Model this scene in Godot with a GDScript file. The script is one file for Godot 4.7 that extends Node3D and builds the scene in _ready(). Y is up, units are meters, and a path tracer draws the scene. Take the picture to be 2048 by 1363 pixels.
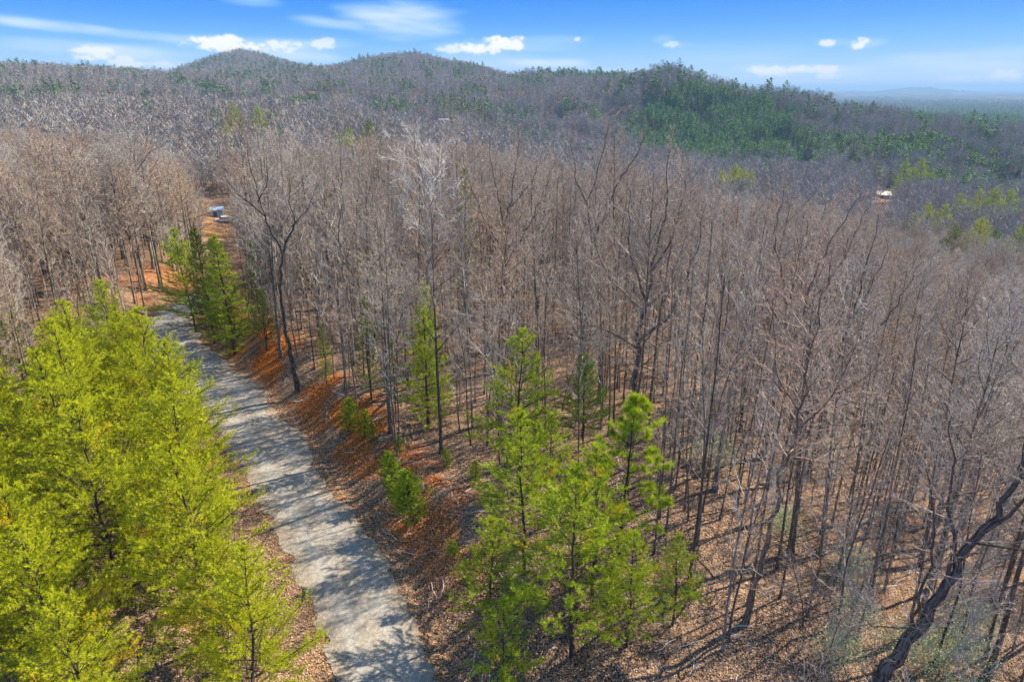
extends Node3D
# A gravel drive through a leafless winter wood, young pines beside it, hills behind. Metres, y up, the near drive at y = 0.

const EYE := Vector3(0, 20, 0)
const PITCH := -20.2
const LENS := 1365.0

var noise_fine := FastNoiseLite.new()
var noise_mid := FastNoiseLite.new()
var noise_wide := FastNoiseLite.new()
var rng := RandomNumberGenerator.new()
var used := {}
var m := {}
var tones := []
var twig_tones := []


# ------------------------------------------------------------------ mesh collector
class Geo:
	var v := PackedVector3Array()
	var n := PackedVector3Array()
	var t := PackedVector2Array()
	var c := PackedColorArray()
	var k := PackedInt32Array()
	var mapped := false

	func _init(with_uv := false) -> void:
		mapped = with_uv

	func tube(p: PackedVector3Array, r: PackedFloat32Array, sides: int) -> void:
		var count := p.size()
		var base := v.size()
		var first := (p[1] - p[0]).normalized()
		var side := Vector3.RIGHT if absf(first.x) < 0.75 else Vector3.BACK
		var ring := sides + 1 if mapped else sides
		var along := 0.0
		for i in count:
			var d := (p[mini(i + 1, count - 1)] - p[maxi(i - 1, 0)]).normalized()
			var a := d.cross(side).normalized()
			var b := d.cross(a)
			if i > 0:
				along += p[i].distance_to(p[i - 1])
			for s in ring:
				var w := TAU * s / sides
				var o := a * cos(w) + b * sin(w)
				v.append(p[i] + o * r[i])
				n.append(o)
				if mapped:
					t.append(Vector2(float(s) / sides, along * 0.5))
		for i in count - 1:
			for s in sides:
				var q := base + i * ring + s
				var q2 := base + i * ring + ((s + 1) if mapped else (s + 1) % sides)
				k.append(q)
				k.append(q + ring)
				k.append(q2)
				k.append(q2)
				k.append(q + ring)
				k.append(q2 + ring)

	func tri(a: Vector3, b: Vector3, d: Vector3) -> void:
		k.append(v.size())
		k.append(v.size() + 1)
		k.append(v.size() + 2)
		v.append(a)
		v.append(b)
		v.append(d)

	func tint(col: Color) -> void:
		while c.size() < v.size():
			c.append(col)

	func quad(a: Vector3, b: Vector3, d: Vector3, e: Vector3) -> void:
		tri(a, b, d)
		tri(a, d, e)

	func box(lo: Vector3, hi: Vector3) -> void:
		var p := []
		for i in 8:
			p.append(Vector3(hi.x if i & 1 else lo.x, hi.y if i & 2 else lo.y, hi.z if i & 4 else lo.z))
		for f in [[0, 2, 3, 1], [4, 5, 7, 6], [0, 4, 6, 2], [1, 3, 7, 5], [0, 1, 5, 4], [2, 6, 7, 3]]:
			quad(p[f[0]], p[f[1]], p[f[2]], p[f[3]])

	# a side outline (x, y) pushed out to a thickness in z
	func slab(outline: PackedVector2Array, z0: float, z1: float) -> void:
		var tris := Geometry2D.triangulate_polygon(outline)
		for i in range(0, tris.size(), 3):
			for zz in [z0, z1]:
				tri(Vector3(outline[tris[i]].x, outline[tris[i]].y, zz), Vector3(outline[tris[i + 1]].x, outline[tris[i + 1]].y, zz), Vector3(outline[tris[i + 2]].x, outline[tris[i + 2]].y, zz))
		for i in outline.size():
			var a := outline[i]
			var b := outline[(i + 1) % outline.size()]
			quad(Vector3(a.x, a.y, z0), Vector3(b.x, b.y, z0), Vector3(b.x, b.y, z1), Vector3(a.x, a.y, z1))

	func mesh(material: Material) -> ArrayMesh:
		var a := []
		a.resize(Mesh.ARRAY_MAX)
		a[Mesh.ARRAY_VERTEX] = v
		if n.size() == v.size():
			a[Mesh.ARRAY_NORMAL] = n
		if t.size() == v.size():
			a[Mesh.ARRAY_TEX_UV] = t
		if c.size() == v.size():
			a[Mesh.ARRAY_COLOR] = c
		a[Mesh.ARRAY_INDEX] = k
		var out := ArrayMesh.new()
		out.add_surface_from_arrays(Mesh.PRIMITIVE_TRIANGLES, a)
		out.surface_set_material(0, material)
		return out


# ------------------------------------------------------------------ naming
func numbered(called: String) -> String:
	var i: int = used.get(called, 0)
	used[called] = i + 1
	return called if i == 0 else "%s_%03d" % [called, i]


func tag(o: Node3D, label: String, category: String, group := "", kind := "") -> Node3D:
	o.set_meta("label", label)
	if category:
		o.set_meta("category", category)
	if group:
		o.set_meta("group", group)
	if kind:
		o.set_meta("kind", kind)
	return o


func thing(called: String, at: Vector3, turn := 0.0) -> Node3D:
	var o := Node3D.new()
	o.name = numbered(called)
	add_child(o)
	o.position = at
	o.rotation.y = turn
	return o


func part(called: String, mesh: Mesh, parent: Node3D, over: Material = null) -> MeshInstance3D:
	var o := MeshInstance3D.new()
	o.name = called
	o.mesh = mesh
	o.material_override = over
	parent.add_child(o, true)
	return o


func scatter(called: String, mesh: Mesh, rows: PackedFloat32Array, coloured: bool, parent: Node3D) -> MultiMeshInstance3D:
	var mm := MultiMesh.new()
	mm.transform_format = MultiMesh.TRANSFORM_3D
	mm.use_colors = coloured
	mm.mesh = mesh
	mm.instance_count = rows.size() / (16 if coloured else 12)
	mm.buffer = rows
	var o := MultiMeshInstance3D.new()
	o.name = called
	o.multimesh = mm
	o.set_meta("kind", "stuff")
	parent.add_child(o, true)
	return o


func row(into: PackedFloat32Array, b: Basis, o: Vector3) -> void:
	into.append_array(PackedFloat32Array([b.x.x, b.y.x, b.z.x, o.x, b.x.y, b.y.y, b.z.y, o.y, b.x.z, b.y.z, b.z.z, o.z]))


# ------------------------------------------------------------------ light and view
func view_and_light() -> void:
	var cam := Camera3D.new()
	cam.name = "camera"
	cam.position = EYE
	cam.rotation_degrees = Vector3(PITCH, 0, 0)
	cam.fov = rad_to_deg(2.0 * atan(681.5 / LENS))
	cam.near = 0.1
	cam.far = 60000.0
	add_child(cam)
	cam.current = true

	var sun := DirectionalLight3D.new()
	sun.name = "sun"
	sun.light_energy = 1.6
	sun.light_color = Color(1.0, 0.94, 0.84)
	sun.light_angular_distance = 0.5
	sun.shadow_enabled = true
	add_child(sun)
	var az := deg_to_rad(57.0)
	var el := deg_to_rad(41.0)
	sun.look_at_from_position(Vector3(sin(az) * cos(el), sin(el), -cos(az) * cos(el)) * 100.0, Vector3.ZERO)

	var env := Environment.new()
	env.background_mode = Environment.BG_SKY
	var sky := Sky.new()
	var pano := PanoramaSkyMaterial.new()
	pano.panorama = ImageTexture.create_from_image(paint_sky())
	pano.energy_multiplier = 1.0
	sky.sky_material = pano
	env.sky = sky
	env.background_energy_multiplier = 0.50
	env.tonemap_mode = Environment.TONE_MAPPER_LINEAR
	env.tonemap_exposure = 2.25
	env.fog_enabled = true
	env.fog_density = 0.00018
	env.fog_light_color = Color(0.66, 0.84, 1.0)
	env.sdfgi_enabled = true
	env.ssao_enabled = true
	env.ssil_enabled = true
	var we := WorldEnvironment.new()
	we.name = "world"
	we.environment = env
	add_child(we)


func paint_sky() -> Image:
	var w := 4096
	var h := 2048
	var im := Image.create(w, h, false, Image.FORMAT_RGBA8)
	var stops := [[-90.0, Color8(150, 170, 190)], [-0.6, Color8(205, 222, 242)], [0.4, Color8(216, 232, 252)], [1.6, Color8(176, 212, 253)], [3.2, Color8(124, 187, 253)], [4.8, Color8(84, 160, 249)], [6.4, Color8(56, 140, 243)], [14.0, Color8(70, 140, 235)], [40.0, Color8(124, 166, 220)], [90.0, Color8(126, 162, 208)]]
	for y in h:
		var el := 90.0 - (y + 0.5) * 180.0 / h
		var i := 0
		while i < stops.size() - 2 and el > stops[i + 1][0]:
			i += 1
		var f: float = clampf((el - stops[i][0]) / (stops[i + 1][0] - stops[i][0]), 0.0, 1.0)
		var c: Color = stops[i][1].lerp(stops[i + 1][1], f)
		im.fill_rect(Rect2i(0, y, w, 1), c)
	# the sky is paler all round the side where the sun stands
	var glow := Image.create(256, 160, false, Image.FORMAT_RGBA8)
	for y in 160:
		for x in 256:
			var d := Vector2((x - 127.5) / 127.5, (y - 79.5) / 79.5).length()
			glow.set_pixel(x, y, Color(0.86, 0.93, 1.0, 0.30 * pow(maxf(0.0, 1.0 - d), 1.3)))
	glow.resize(1900, 1000, Image.INTERPOLATE_BILINEAR)
	var at := Vector2i(int(57.0 / 360.0 * w), int((0.5 - 24.0 / 180.0) * h))
	im.blend_rect(glow, Rect2i(0, 0, 1900, 1000), at - Vector2i(950, 500))
	im.blend_rect(glow, Rect2i(0, 0, 1900, 1000), at - Vector2i(950 - w, 500))
	var nz := FastNoiseLite.new()
	nz.seed = 5
	nz.frequency = 0.05
	nz.fractal_octaves = 5
	# azimuth, elevation, width, height in degrees; kind 0 heap cloud, 1 streak, 2 veil; strength; tilt
	var list := [
		[-21.1, 2.95, 7.2, 0.95, 0, 1.0, 0.0], [-17.2, 3.0, 3.6, 0.7, 0, 0.85, 0.02], [-14.5, 3.15, 2.6, 0.6, 0, 0.7, 0.0], [-29.4, 2.2, 3.4, 0.75, 0, 0.9, 0.0], [-27.6, 1.75, 3.8, 0.55, 0, 0.75, -0.06], [-25.3, 1.6, 2.2, 0.35, 0, 0.5, 0.0],
		[-16.0, 2.3, 9.0, 0.6, 1, 0.75, -0.02], [-32.2, 4.0, 10.0, 0.65, 1, 0.9, -0.075], [-27.2, 3.6, 10.0, 0.45, 1, 0.5, -0.06], [-13.9, 4.6, 6.5, 0.75, 1, 0.75, -0.07], [-8.2, 4.95, 11.5, 2.3, 1, 0.95, -0.06], [-10.8, 5.6, 7.0, 0.8, 1, 0.5, -0.03], [-19.0, 5.9, 5.5, 0.6, 1, 0.6, -0.05],
		[-1.6, 3.15, 6.8, 0.95, 0, 1.0, 0.05], [-4.6, 2.9, 3.0, 0.5, 0, 0.75, 0.0], [2.6, 2.0, 8.5, 0.55, 1, 0.85, 0.0], [-2.0, 2.0, 12.0, 1.2, 1, 0.35, 0.0], [5.05, 3.67, 0.7, 0.22, 0, 0.9, 0.0], [12.2, 3.12, 1.7, 0.3, 0, 0.6, 0.03], [11.5, 3.5, 2.2, 0.5, 1, 0.3, 0.05], [23.0, 3.05, 1.6, 0.36, 0, 0.8, 0.02], [25.05, 2.95, 1.5, 0.5, 0, 0.9, 0.12],
		[19.8, 1.38, 5.2, 0.45, 0, 0.95, 0.0], [23.1, 1.27, 3.4, 0.36, 0, 0.9, 0.0], [23.3, 0.95, 2.6, 0.34, 0, 0.85, 0.0], [19.6, 1.0, 2.6, 0.36, 0, 0.7, 0.0], [33.8, 0.7, 2.6, 0.6, 0, 0.8, 0.0], [31.6, 0.62, 3.0, 0.45, 0, 0.55, 0.0], [22.0, 0.3, 9.0, 0.4, 0, 0.5, 0.0], [31.0, 1.9, 14.0, 1.1, 1, 0.4, 0.05], [33.0, 1.4, 10.0, 0.5, 1, 0.4, 0.04], [-31.6, 2.6, 10.0, 0.9, 1, 0.55, -0.02], [-26.5, 2.45, 11.0, 0.8, 1, 0.45, -0.03],
		[5.0, 0.6, 26.0, 1.6, 1, 0.4, 0.0], [-24.0, 0.9, 14.0, 1.2, 1, 0.4, 0.0], [16.5, 2.6, 12.0, 1.4, 1, 0.2, 0.0]]
	rng.seed = 77
	for i in 70:
		var kind := 0 if rng.randf() < 0.45 else 1
		var az := rng.randf_range(40, 320)
		var up := rng.randf_range(0.8, 9.0) if kind == 0 else rng.randf_range(2.0, 26.0)
		list.append([az, up, rng.randf_range(2.0, 7.0) * (1 + kind), rng.randf_range(0.4, 1.0), kind, rng.randf_range(0.4, 0.9), rng.randf_range(-0.06, 0.06)])
	for k in list.size():
		var c0: Array = list[k]
		if c0[4] == 0 and c0[2] > 1.2:
			list.append([c0[0] + c0[2] * 0.3, c0[1] + 0.1, c0[2] * 2.2, c0[3] * 1.0, 1, c0[5] * 0.42, c0[6] - 0.02])
	for cl in list:
		var pw := int(cl[2] * w / 360.0)
		var ph := int(cl[3] * h / 180.0 * 1.5) + 4
		var patch := Image.create(pw, ph, false, Image.FORMAT_RGBA8)
		var off := rng.randf() * 900.0
		for y in ph:
			for x in pw:
				var p := Vector2((x + 0.5) / pw * 2 - 1, (y + 0.5) / ph * 2 - 1)
				p.y += p.x * cl[6] * pw / ph
				var a := 0.0
				if cl[4] == 0:
					var f := nz.get_noise_3d(x * 0.9 + off, y * 1.7, off) * 0.9 + nz.get_noise_3d(x * 2.6 + off, y * 5.0, off) * 0.55 + nz.get_noise_3d(x * 7.0 + off, y * 12.0, off) * 0.25
					var lift := p.y * 1.3 if p.y > 0 else p.y
					a = smoothstep(0.12, 0.6, 1.0 - p.x * p.x - lift * lift * 1.2 + f - 0.15)
				else:
					var f := nz.get_noise_3d((x - y * 3.0) * 0.25 + off, y * 1.6, off) * 0.8
					a = smoothstep(0.0, 1.3, 1.0 - p.x * p.x - p.y * p.y * 1.4 + f * 0.7) * 0.8
				a *= smoothstep(1.0, 0.75, absf(p.x)) * smoothstep(1.0, 0.8, absf(float(y) / ph * 2 - 1))
				patch.set_pixel(x, y, Color(1.0, 0.995, 0.985, clampf(a * cl[5], 0, 1)))
		var u := int(fposmod(cl[0] / 360.0, 1.0) * w)
		for turn in [-w, 0, w]:
			im.blend_rect(patch, Rect2i(0, 0, pw, ph), Vector2i(u - pw / 2 + turn, int((0.5 - cl[1] / 180.0) * h) - ph / 2))
	return im


# ------------------------------------------------------------------ the lie of the land
const AZ := [-46.0, -35.0, -29.5, -25.5, -22.0, -20.3, -14.4, -10.5, -7.6, -3.0, 0.0, 5.0, 9.0, 12.0, 15.5, 18.0, 20.2, 25.0, 30.0, 36.0, 46.0]
const RR := [0.0, 40.0, 70.0, 110.0, 150.0, 200.0, 260.0, 330.0, 420.0, 520.0, 650.0, 720.0, 800.0, 1000.0, 1260.0, 1600.0, 2100.0, 3000.0, 6000.0, 18000.0]
const LAND := [
	[0, 0, -0.7, -1, -2, -3, -3, -1, 3, -2, 8, 18, 26, 32, 20, 6, -8, -20, -24, -14],
	[0, 0, -0.7, -1, -3, -4, -3, -1, 3, -4, 7, 17, 25, 32, 20, 5, -10, -20, -24, -14],
	[0, 0, -0.7, -1, -6, -9, -6, -1, 3, -6, 5, 15, 24, 31, 22, 8, -5, -20, -24, -14],
	[0, 0, -0.7, -3, -13, -16, -11, -4, 3, -8, 3, 12, 20, 27, 28, 38, 14, -20, -24, -14],
	[0, 0, -0.7, -4, -14, -18, -13, -6, 2.5, -10, 0, 9, 18, 27, 42, 70, 30, -20, -24, -14],
	[0, 0, -0.7, -4, -14, -18, -13, -7, 2, -10, -1, 8, 17, 27, 46, 83, 40, -20, -24, -14],
	[0, 0, -0.7, -3, -9, -13, -12, -8, -1, -10, -2, 7, 17, 32, 42, 47, 20, -20, -26, -14],
	[0, 0, 0, -3, -7, -10, -12, -10, -5, -11, -3, 7, 17, 37, 60, 40, 10, -20, -28, -14],
	[0, 0, 0, -3, -7, -10, -13, -13, -10, -13, -3, 7, 17, 38, 65, 35, 5, -22, -30, -14],
	[0, 0, 0, -5, -9, -12, -14, -16, -16, -15, -4, 6, 16, 33, 46, 20, 0, -25, -30, -14],
	[0, 0, -0.5, -6, -10, -14, -17, -21, -22, -19, -4, 5, 14, 25, 27, 5, -10, -28, -30, -14],
	[0, 0, -1, -7, -12, -17, -20, -26, -29, -24, -6, 5, 14, 25, 8, -15, -30, -32, -30, -14],
	[0, 0, -1, -7, -13, -19, -23, -29, -33, -30, -8, 10, 20, 23, 2, -22, -34, -34, -30, -14],
	[0, 0, -2.5, -9, -15, -21, -27, -31, -35, -35, -8, 24, 31, 16, -6, -28, -36, -35, -30, -14],
	[0, -0.3, -3, -10, -16, -22, -28, -31, -36, -36, -12, 14, 16, 2, -16, -32, -37, -36, -30, -14],
	[0, -0.6, -3.6, -11, -17, -23, -28, -31, -35, -35, -14, 8, 8, -10, -25, -33, -37, -36, -30, -14],
	[0, -1, -4.5, -12, -18, -24, -29, -31, -34, -33, -12, 6, 2, -16, -28, -34, -37, -36, -30, -14],
	[0, -2, -6.5, -14.5, -21, -26, -30, -32, -32, -30, -10, -2, -7, -26, -32, -35, -37, -36, -30, -14],
	[0, -3, -9, -17, -23.5, -28.5, -33, -35, -35, -31, -14, -10, -14, -29, -33, -35, -37, -36, -30, -14],
	[0, -5, -11, -19, -25.5, -30.5, -35, -37, -37, -36, -24, -21, -25, -32, -34, -36, -37, -36, -30, -14],
	[0, -6, -13, -21, -27, -32, -37, -39, -39, -38, -34, -32, -32, -34, -35, -36, -37, -36, -30, -14]]

const DRIVE := [Vector2(9, 12), Vector2(3.6, -4), Vector2(0.4, -10), Vector2(-2.3, -14.4), Vector2(-4.5, -18.8), Vector2(-6.4, -23), Vector2(-8.35, -26.3), Vector2(-11.0, -30.4), Vector2(-14.2, -35.6), Vector2(-19.0, -42.6), Vector2(-23.6, -48.0), Vector2(-28.6, -54.5), Vector2(-32.4, -61), Vector2(-33.4, -66), Vector2(-33.2, -73), Vector2(-33.4, -82), Vector2(-37.5, -98), Vector2(-47, -118), Vector2(-58, -136), Vector2(-68, -162), Vector2(-80, -190), Vector2(-86, -203)]
var drive_line := PackedVector2Array()


func land(az: float, r: float) -> float:
	var i := 0
	while i < AZ.size() - 2 and az > AZ[i + 1]:
		i += 1
	var f := clampf((az - AZ[i]) / (AZ[i + 1] - AZ[i]), 0.0, 1.0)
	f = lerpf(f, f * f * (3 - 2 * f), 0.5)
	var j := 0
	while j < RR.size() - 2 and r > RR[j + 1]:
		j += 1
	var a: Array = LAND[i]
	var b: Array = LAND[i + 1]
	var pre := maxi(j - 1, 0)
	var post := mini(j + 2, RR.size() - 1)
	var t0: float = RR[j]
	var span: float = RR[j + 1] - t0
	return cubic_interpolate_in_time(lerpf(a[j], b[j], f), lerpf(a[j + 1], b[j + 1], f), lerpf(a[pre], b[pre], f), lerpf(a[post], b[post], f), clampf((r - t0) / span, 0.0, 1.0), span, RR[pre] - t0, RR[post] - t0)


# signed distance to the drive (right of it is positive, seen from its near end) and how far along it
func drive_at(x: float, z: float) -> Vector2:
	var p := Vector2(x, z)
	var best := 1e9
	var out := Vector2(60, 0)
	var run := 0.0
	for i in drive_line.size() - 1:
		var a := drive_line[i]
		var b := drive_line[i + 1]
		var d := b - a
		var len := d.length()
		var f := clampf((p - a).dot(d) / (len * len), 0.0, 1.0)
		var off := p - (a + d * f)
		var q := off.length_squared()
		if q < best:
			best = q
			out = Vector2(sqrt(q) * (1.0 if d.cross(off) > 0 else -1.0), run + f * len)
		run += len
	return out


func height(x: float, z: float) -> float:
	var r := sqrt(x * x + z * z)
	var az := rad_to_deg(atan2(x, -z))
	var h := land(clampf(az, -46, 46), r)
	var rough := 0.25 + clampf((r - 60) / 400.0, 0, 1) * 3.0 + clampf((r - 2200) / 8000.0, 0, 1) * 22.0
	h += 75.0 * exp(-pow((az - 29.0) / 2.4, 2)) * exp(-pow((r - 11000.0) / 2500.0, 2)) + clampf((r - 4000) / 4000.0, 0, 1) * noise_wide.get_noise_2d(x * 0.1, z * 0.1) * 26.0
	if r > 230 or x > 34:
		if r < 300:
			h += 1.0 * smoothstep(300, 120, r)
		return h + noise_mid.get_noise_2d(x, z) * rough + noise_wide.get_noise_2d(x, z) * clampf((r - 200) / 500.0, 0, 1) * 4.0 - 20.0 * exp(-pow(noise_wide.get_noise_2d(x * 1.5 + 700, z * 1.5) / 0.10, 2)) * clampf((r - 400) / 160.0, 0, 1) * (1.0 - smoothstep(860, 960, r) * smoothstep(1800, 1650, r) * 0.85)
	var s := drive_at(x, z)
	var e := absf(s.x)
	var near := smoothstep(95.0, 60.0, r)
	var free := smoothstep(2.4, 6.0, e)
	h += (noise_mid.get_noise_2d(x, z) * rough + noise_fine.get_noise_2d(x, z) * (0.22 + 0.25 * exp(-pow((s.x - 5.0) / 2.0, 2)))) * free
	if s.x > 0:
		var top := 1.55 + noise_fine.get_noise_2d(s.y * 0.6, 7.0) * 0.7
		h += near * (smoothstep(2.3, 6.4, e) * top - 0.14 * exp(-pow((e - 2.5) / 0.5, 2)))
		h += (1.0 - near) * smoothstep(3.0, 12.0, e) * 1.0 * smoothstep(300, 120, r)
	else:
		h += near * (smoothstep(2.4, 4.0, e) * 0.15 - 0.8 * smoothstep(5.0, 20.0, e) * smoothstep(70, 40, r))
		h += smoothstep(55, 75, r) * smoothstep(110, 80, r) * smoothstep(2.5, 8.0, e) * 1.6
	return h


func on_land(x: float, z: float) -> Vector3:
	return Vector3(x, height(x, z), z)


func polar(az: float, r: float) -> Vector3:
	return on_land(sin(deg_to_rad(az)) * r, -cos(deg_to_rad(az)) * r)


# where a point stands in the picture, for the wording of labels only
func seen(p: Vector3) -> Vector3:
	var q := p - EYE
	var a := deg_to_rad(-PITCH)
	var depth := -q.z * cos(a) - q.y * sin(a)
	return Vector3(1024 + LENS * q.x / depth, 681.5 - LENS * (q.y * cos(a) - q.z * sin(a)) / depth, depth)


# ------------------------------------------------------------------ textures and materials
func lin(r: float, g: float, b: float) -> Color:
	return Color(r, g, b).linear_to_srgb()


func mat(called: String, col: Color, rough := 0.9, spec := 0.3) -> StandardMaterial3D:
	var s := StandardMaterial3D.new()
	s.resource_name = called
	s.albedo_color = col
	s.roughness = rough
	s.metallic_specular = spec
	m[called] = s
	return s


# leaves lying flat: small blotches of several browns
func litter_picture(side: int, count: int) -> Image:
	var data := PackedByteArray()
	data.resize(side * side * 3)
	for i in side * side:
		data[i * 3] = 150
		data[i * 3 + 1] = 138
		data[i * 3 + 2] = 128
	var browns := [[205, 190, 172], [250, 235, 215], [178, 158, 140], [120, 104, 92], [225, 196, 165], [86, 76, 70], [240, 226, 214]]
	for i in count:
		var c: Array = browns[rng.randi() % browns.size()]
		var k := rng.randf_range(0.8, 1.05)
		var cx := rng.randf() * side
		var cy := rng.randf() * side
		var w := rng.randf() * TAU
		var ra := rng.randf_range(4.0, 8.0)
		var rb := ra * rng.randf_range(0.4, 0.7)
		var co := cos(w)
		var si := sin(w)
		for y in range(-8, 9):
			for x in range(-8, 9):
				var u := (x * co + y * si) / ra
				var v := (y * co - x * si) / rb
				if u * u + v * v < 1.0:
					var at := (posmod(int(cy) + y, side) * side + posmod(int(cx) + x, side)) * 3
					data[at] = int(minf(255, c[0] * k))
					data[at + 1] = int(minf(255, c[1] * k))
					data[at + 2] = int(minf(255, c[2] * k))
	return Image.create_from_data(side, side, false, Image.FORMAT_RGB8, data)


func speck_picture(side: int, low: int, high: int, size: float, with_alpha: bool) -> Image:
	var nz := FastNoiseLite.new()
	nz.noise_type = FastNoiseLite.TYPE_CELLULAR
	nz.cellular_return_type = FastNoiseLite.RETURN_CELL_VALUE
	nz.frequency = size
	var soft := FastNoiseLite.new()
	soft.frequency = 0.02
	soft.fractal_octaves = 4
	var a := nz.get_seamless_image(side, side, false, false, 0.1)
	var b := soft.get_seamless_image(side, side, false, false, 0.1)
	var da := a.get_data()
	var db := b.get_data()
	var step := 4 if with_alpha else 3
	var data := PackedByteArray()
	data.resize(side * side * step)
	for i in side * side:
		var g := int(clampf(lerpf(low, high, da[i] / 255.0) + (db[i] - 128) * 0.22, 0, 255))
		data[i * step] = g
		data[i * step + 1] = g
		data[i * step + 2] = g
		if with_alpha:
			data[i * step + 3] = int(clampf(115.0 + (da[i] * 0.5 + db[i] * 0.5) * 0.55, 0, 255))
	return Image.create_from_data(side, side, false, Image.FORMAT_RGBA8 if with_alpha else Image.FORMAT_RGB8, data)


func bark_picture() -> Image:
	var nz := FastNoiseLite.new()
	nz.frequency = 0.06
	nz.fractal_octaves = 4
	var im := Image.create(128, 256, false, Image.FORMAT_RGB8)
	for y in 256:
		var b := TAU * y / 256.0
		for x in 128:
			var a := TAU * x / 128.0
			var f := nz.get_noise_3d(cos(a) * 55.0, sin(a) * 55.0, sin(b) * 18.0 + cos(b) * 11.0)
			var p := nz.get_noise_3d(cos(a) * 14.0 + 300, sin(a) * 14.0, sin(b) * 14.0 + cos(b) * 9.0)
			var g := clampf(0.78 + f * 0.75 + p * 0.35, 0.25, 1.0)
			im.set_pixel(x, y, Color(g, g, g))
	return im


func make_materials() -> void:
	rng.seed = 11
	var leaf := ImageTexture.create_from_image(litter_picture(512, 6500))
	var ground := mat("leafy_ground", Color.WHITE, 1.0, 0.1)
	ground.vertex_color_use_as_albedo = true
	ground.albedo_texture = leaf
	ground.heightmap_enabled = true
	ground.heightmap_texture = leaf
	ground.heightmap_scale = 1.0
	var stones := ImageTexture.create_from_image(speck_picture(512, 130, 255, 0.30, true))
	var gravel := mat("gravel", Color.WHITE, 0.95, 0.3)
	gravel.vertex_color_use_as_albedo = true
	gravel.albedo_texture = stones
	gravel.transparency = BaseMaterial3D.TRANSPARENCY_ALPHA_SCISSOR
	gravel.alpha_scissor_threshold = 0.4
	gravel.heightmap_enabled = true
	gravel.heightmap_texture = stones
	gravel.heightmap_scale = 0.6
	var bark := ImageTexture.create_from_image(bark_picture())
	var cols := [lin(0.36, 0.325, 0.285), lin(0.28, 0.24, 0.205), lin(0.50, 0.465, 0.42), lin(0.20, 0.175, 0.155), lin(0.66, 0.64, 0.60), lin(0.34, 0.265, 0.205)]
	var twigs := [lin(0.61, 0.545, 0.48), lin(0.56, 0.475, 0.395), lin(0.68, 0.63, 0.575), lin(0.47, 0.405, 0.35), lin(0.80, 0.77, 0.73), lin(0.60, 0.46, 0.36)]
	for i in cols.size():
		var b := mat("bark_%d" % i, cols[i], 0.95, 0.2)
		b.albedo_texture = bark
		b.heightmap_enabled = true
		b.heightmap_texture = bark
		b.heightmap_scale = 2.0
		tones.append(b)
		var tw := mat("twig_%d" % i, twigs[i], 0.85, 0.3)
		tw.vertex_color_use_as_albedo = true
		twig_tones.append(tw)
	var pine_bark := mat("pine_bark", lin(0.15, 0.115, 0.09), 0.95, 0.2)
	pine_bark.albedo_texture = bark
	var greens := {"needle_yellow": lin(0.84, 0.86, 0.045), "needle_green": lin(0.68, 0.80, 0.07), "needle_dark": lin(0.30, 0.46, 0.08), "needle_cedar": lin(0.60, 0.78, 0.06), "needle_dull": lin(0.34, 0.38, 0.11)}
	for g in greens:
		var s := mat(g, greens[g], 0.7, 0.3)
		s.vertex_color_use_as_albedo = true
		s.backlight_enabled = true
		s.backlight = Color(0.8, 0.8, 0.8)
	var lf := mat("loose_leaf", Color.WHITE, 0.9, 0.2)
	lf.vertex_color_use_as_albedo = true
	var sh := mat("shrub_leaf", lin(0.50, 0.60, 0.34), 0.6, 0.4)
	sh.vertex_color_use_as_albedo = true
	sh.backlight_enabled = true
	sh.backlight = Color(0.7, 0.7, 0.7)
	var bl := mat("beech_leaf", lin(0.75, 0.42, 0.18), 0.8, 0.3)
	bl.backlight_enabled = true
	bl.backlight = Color(0.6, 0.6, 0.6)
	mat("far_twig", lin(0.345, 0.315, 0.29), 0.95, 0.1).vertex_color_use_as_albedo = true
	mat("far_needle", Color.WHITE, 0.9, 0.1).vertex_color_use_as_albedo = true
	mat("metal_blue", lin(0.22, 0.38, 0.58), 0.45, 0.5)
	mat("metal_roof_blue", lin(0.30, 0.46, 0.66), 0.4, 0.5)
	mat("white_paint", lin(0.8, 0.8, 0.8), 0.25, 0.5)
	mat("dark_glass", lin(0.02, 0.025, 0.03), 0.06, 0.6)
	mat("rubber", lin(0.025, 0.025, 0.025), 0.85, 0.3)
	mat("steel", lin(0.5, 0.5, 0.5), 0.4, 0.6)
	mat("rust_paint", lin(0.22, 0.10, 0.09), 0.6, 0.4)
	mat("pale_roof", lin(0.80, 0.70, 0.58), 0.5, 0.4)
	mat("grey_wall", lin(0.32, 0.33, 0.36), 0.8, 0.3)
	mat("grey_roof", lin(0.24, 0.24, 0.27), 0.6, 0.4)
	mat("dark_wall", lin(0.05, 0.09, 0.10), 0.8, 0.3)
	mat("dark_roof", lin(0.06, 0.13, 0.14), 0.7, 0.3)
	mat("cream_wall", lin(0.72, 0.66, 0.55), 0.8, 0.3)
	mat("dark_timber", lin(0.10, 0.07, 0.05), 0.9, 0.2)


# ------------------------------------------------------------------ ground and drive
const LITTER := Color(0.45, 0.35, 0.28)
const CLAY := Color(0.80, 0.29, 0.055)
const TAN := Color(0.66, 0.44, 0.25)


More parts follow.
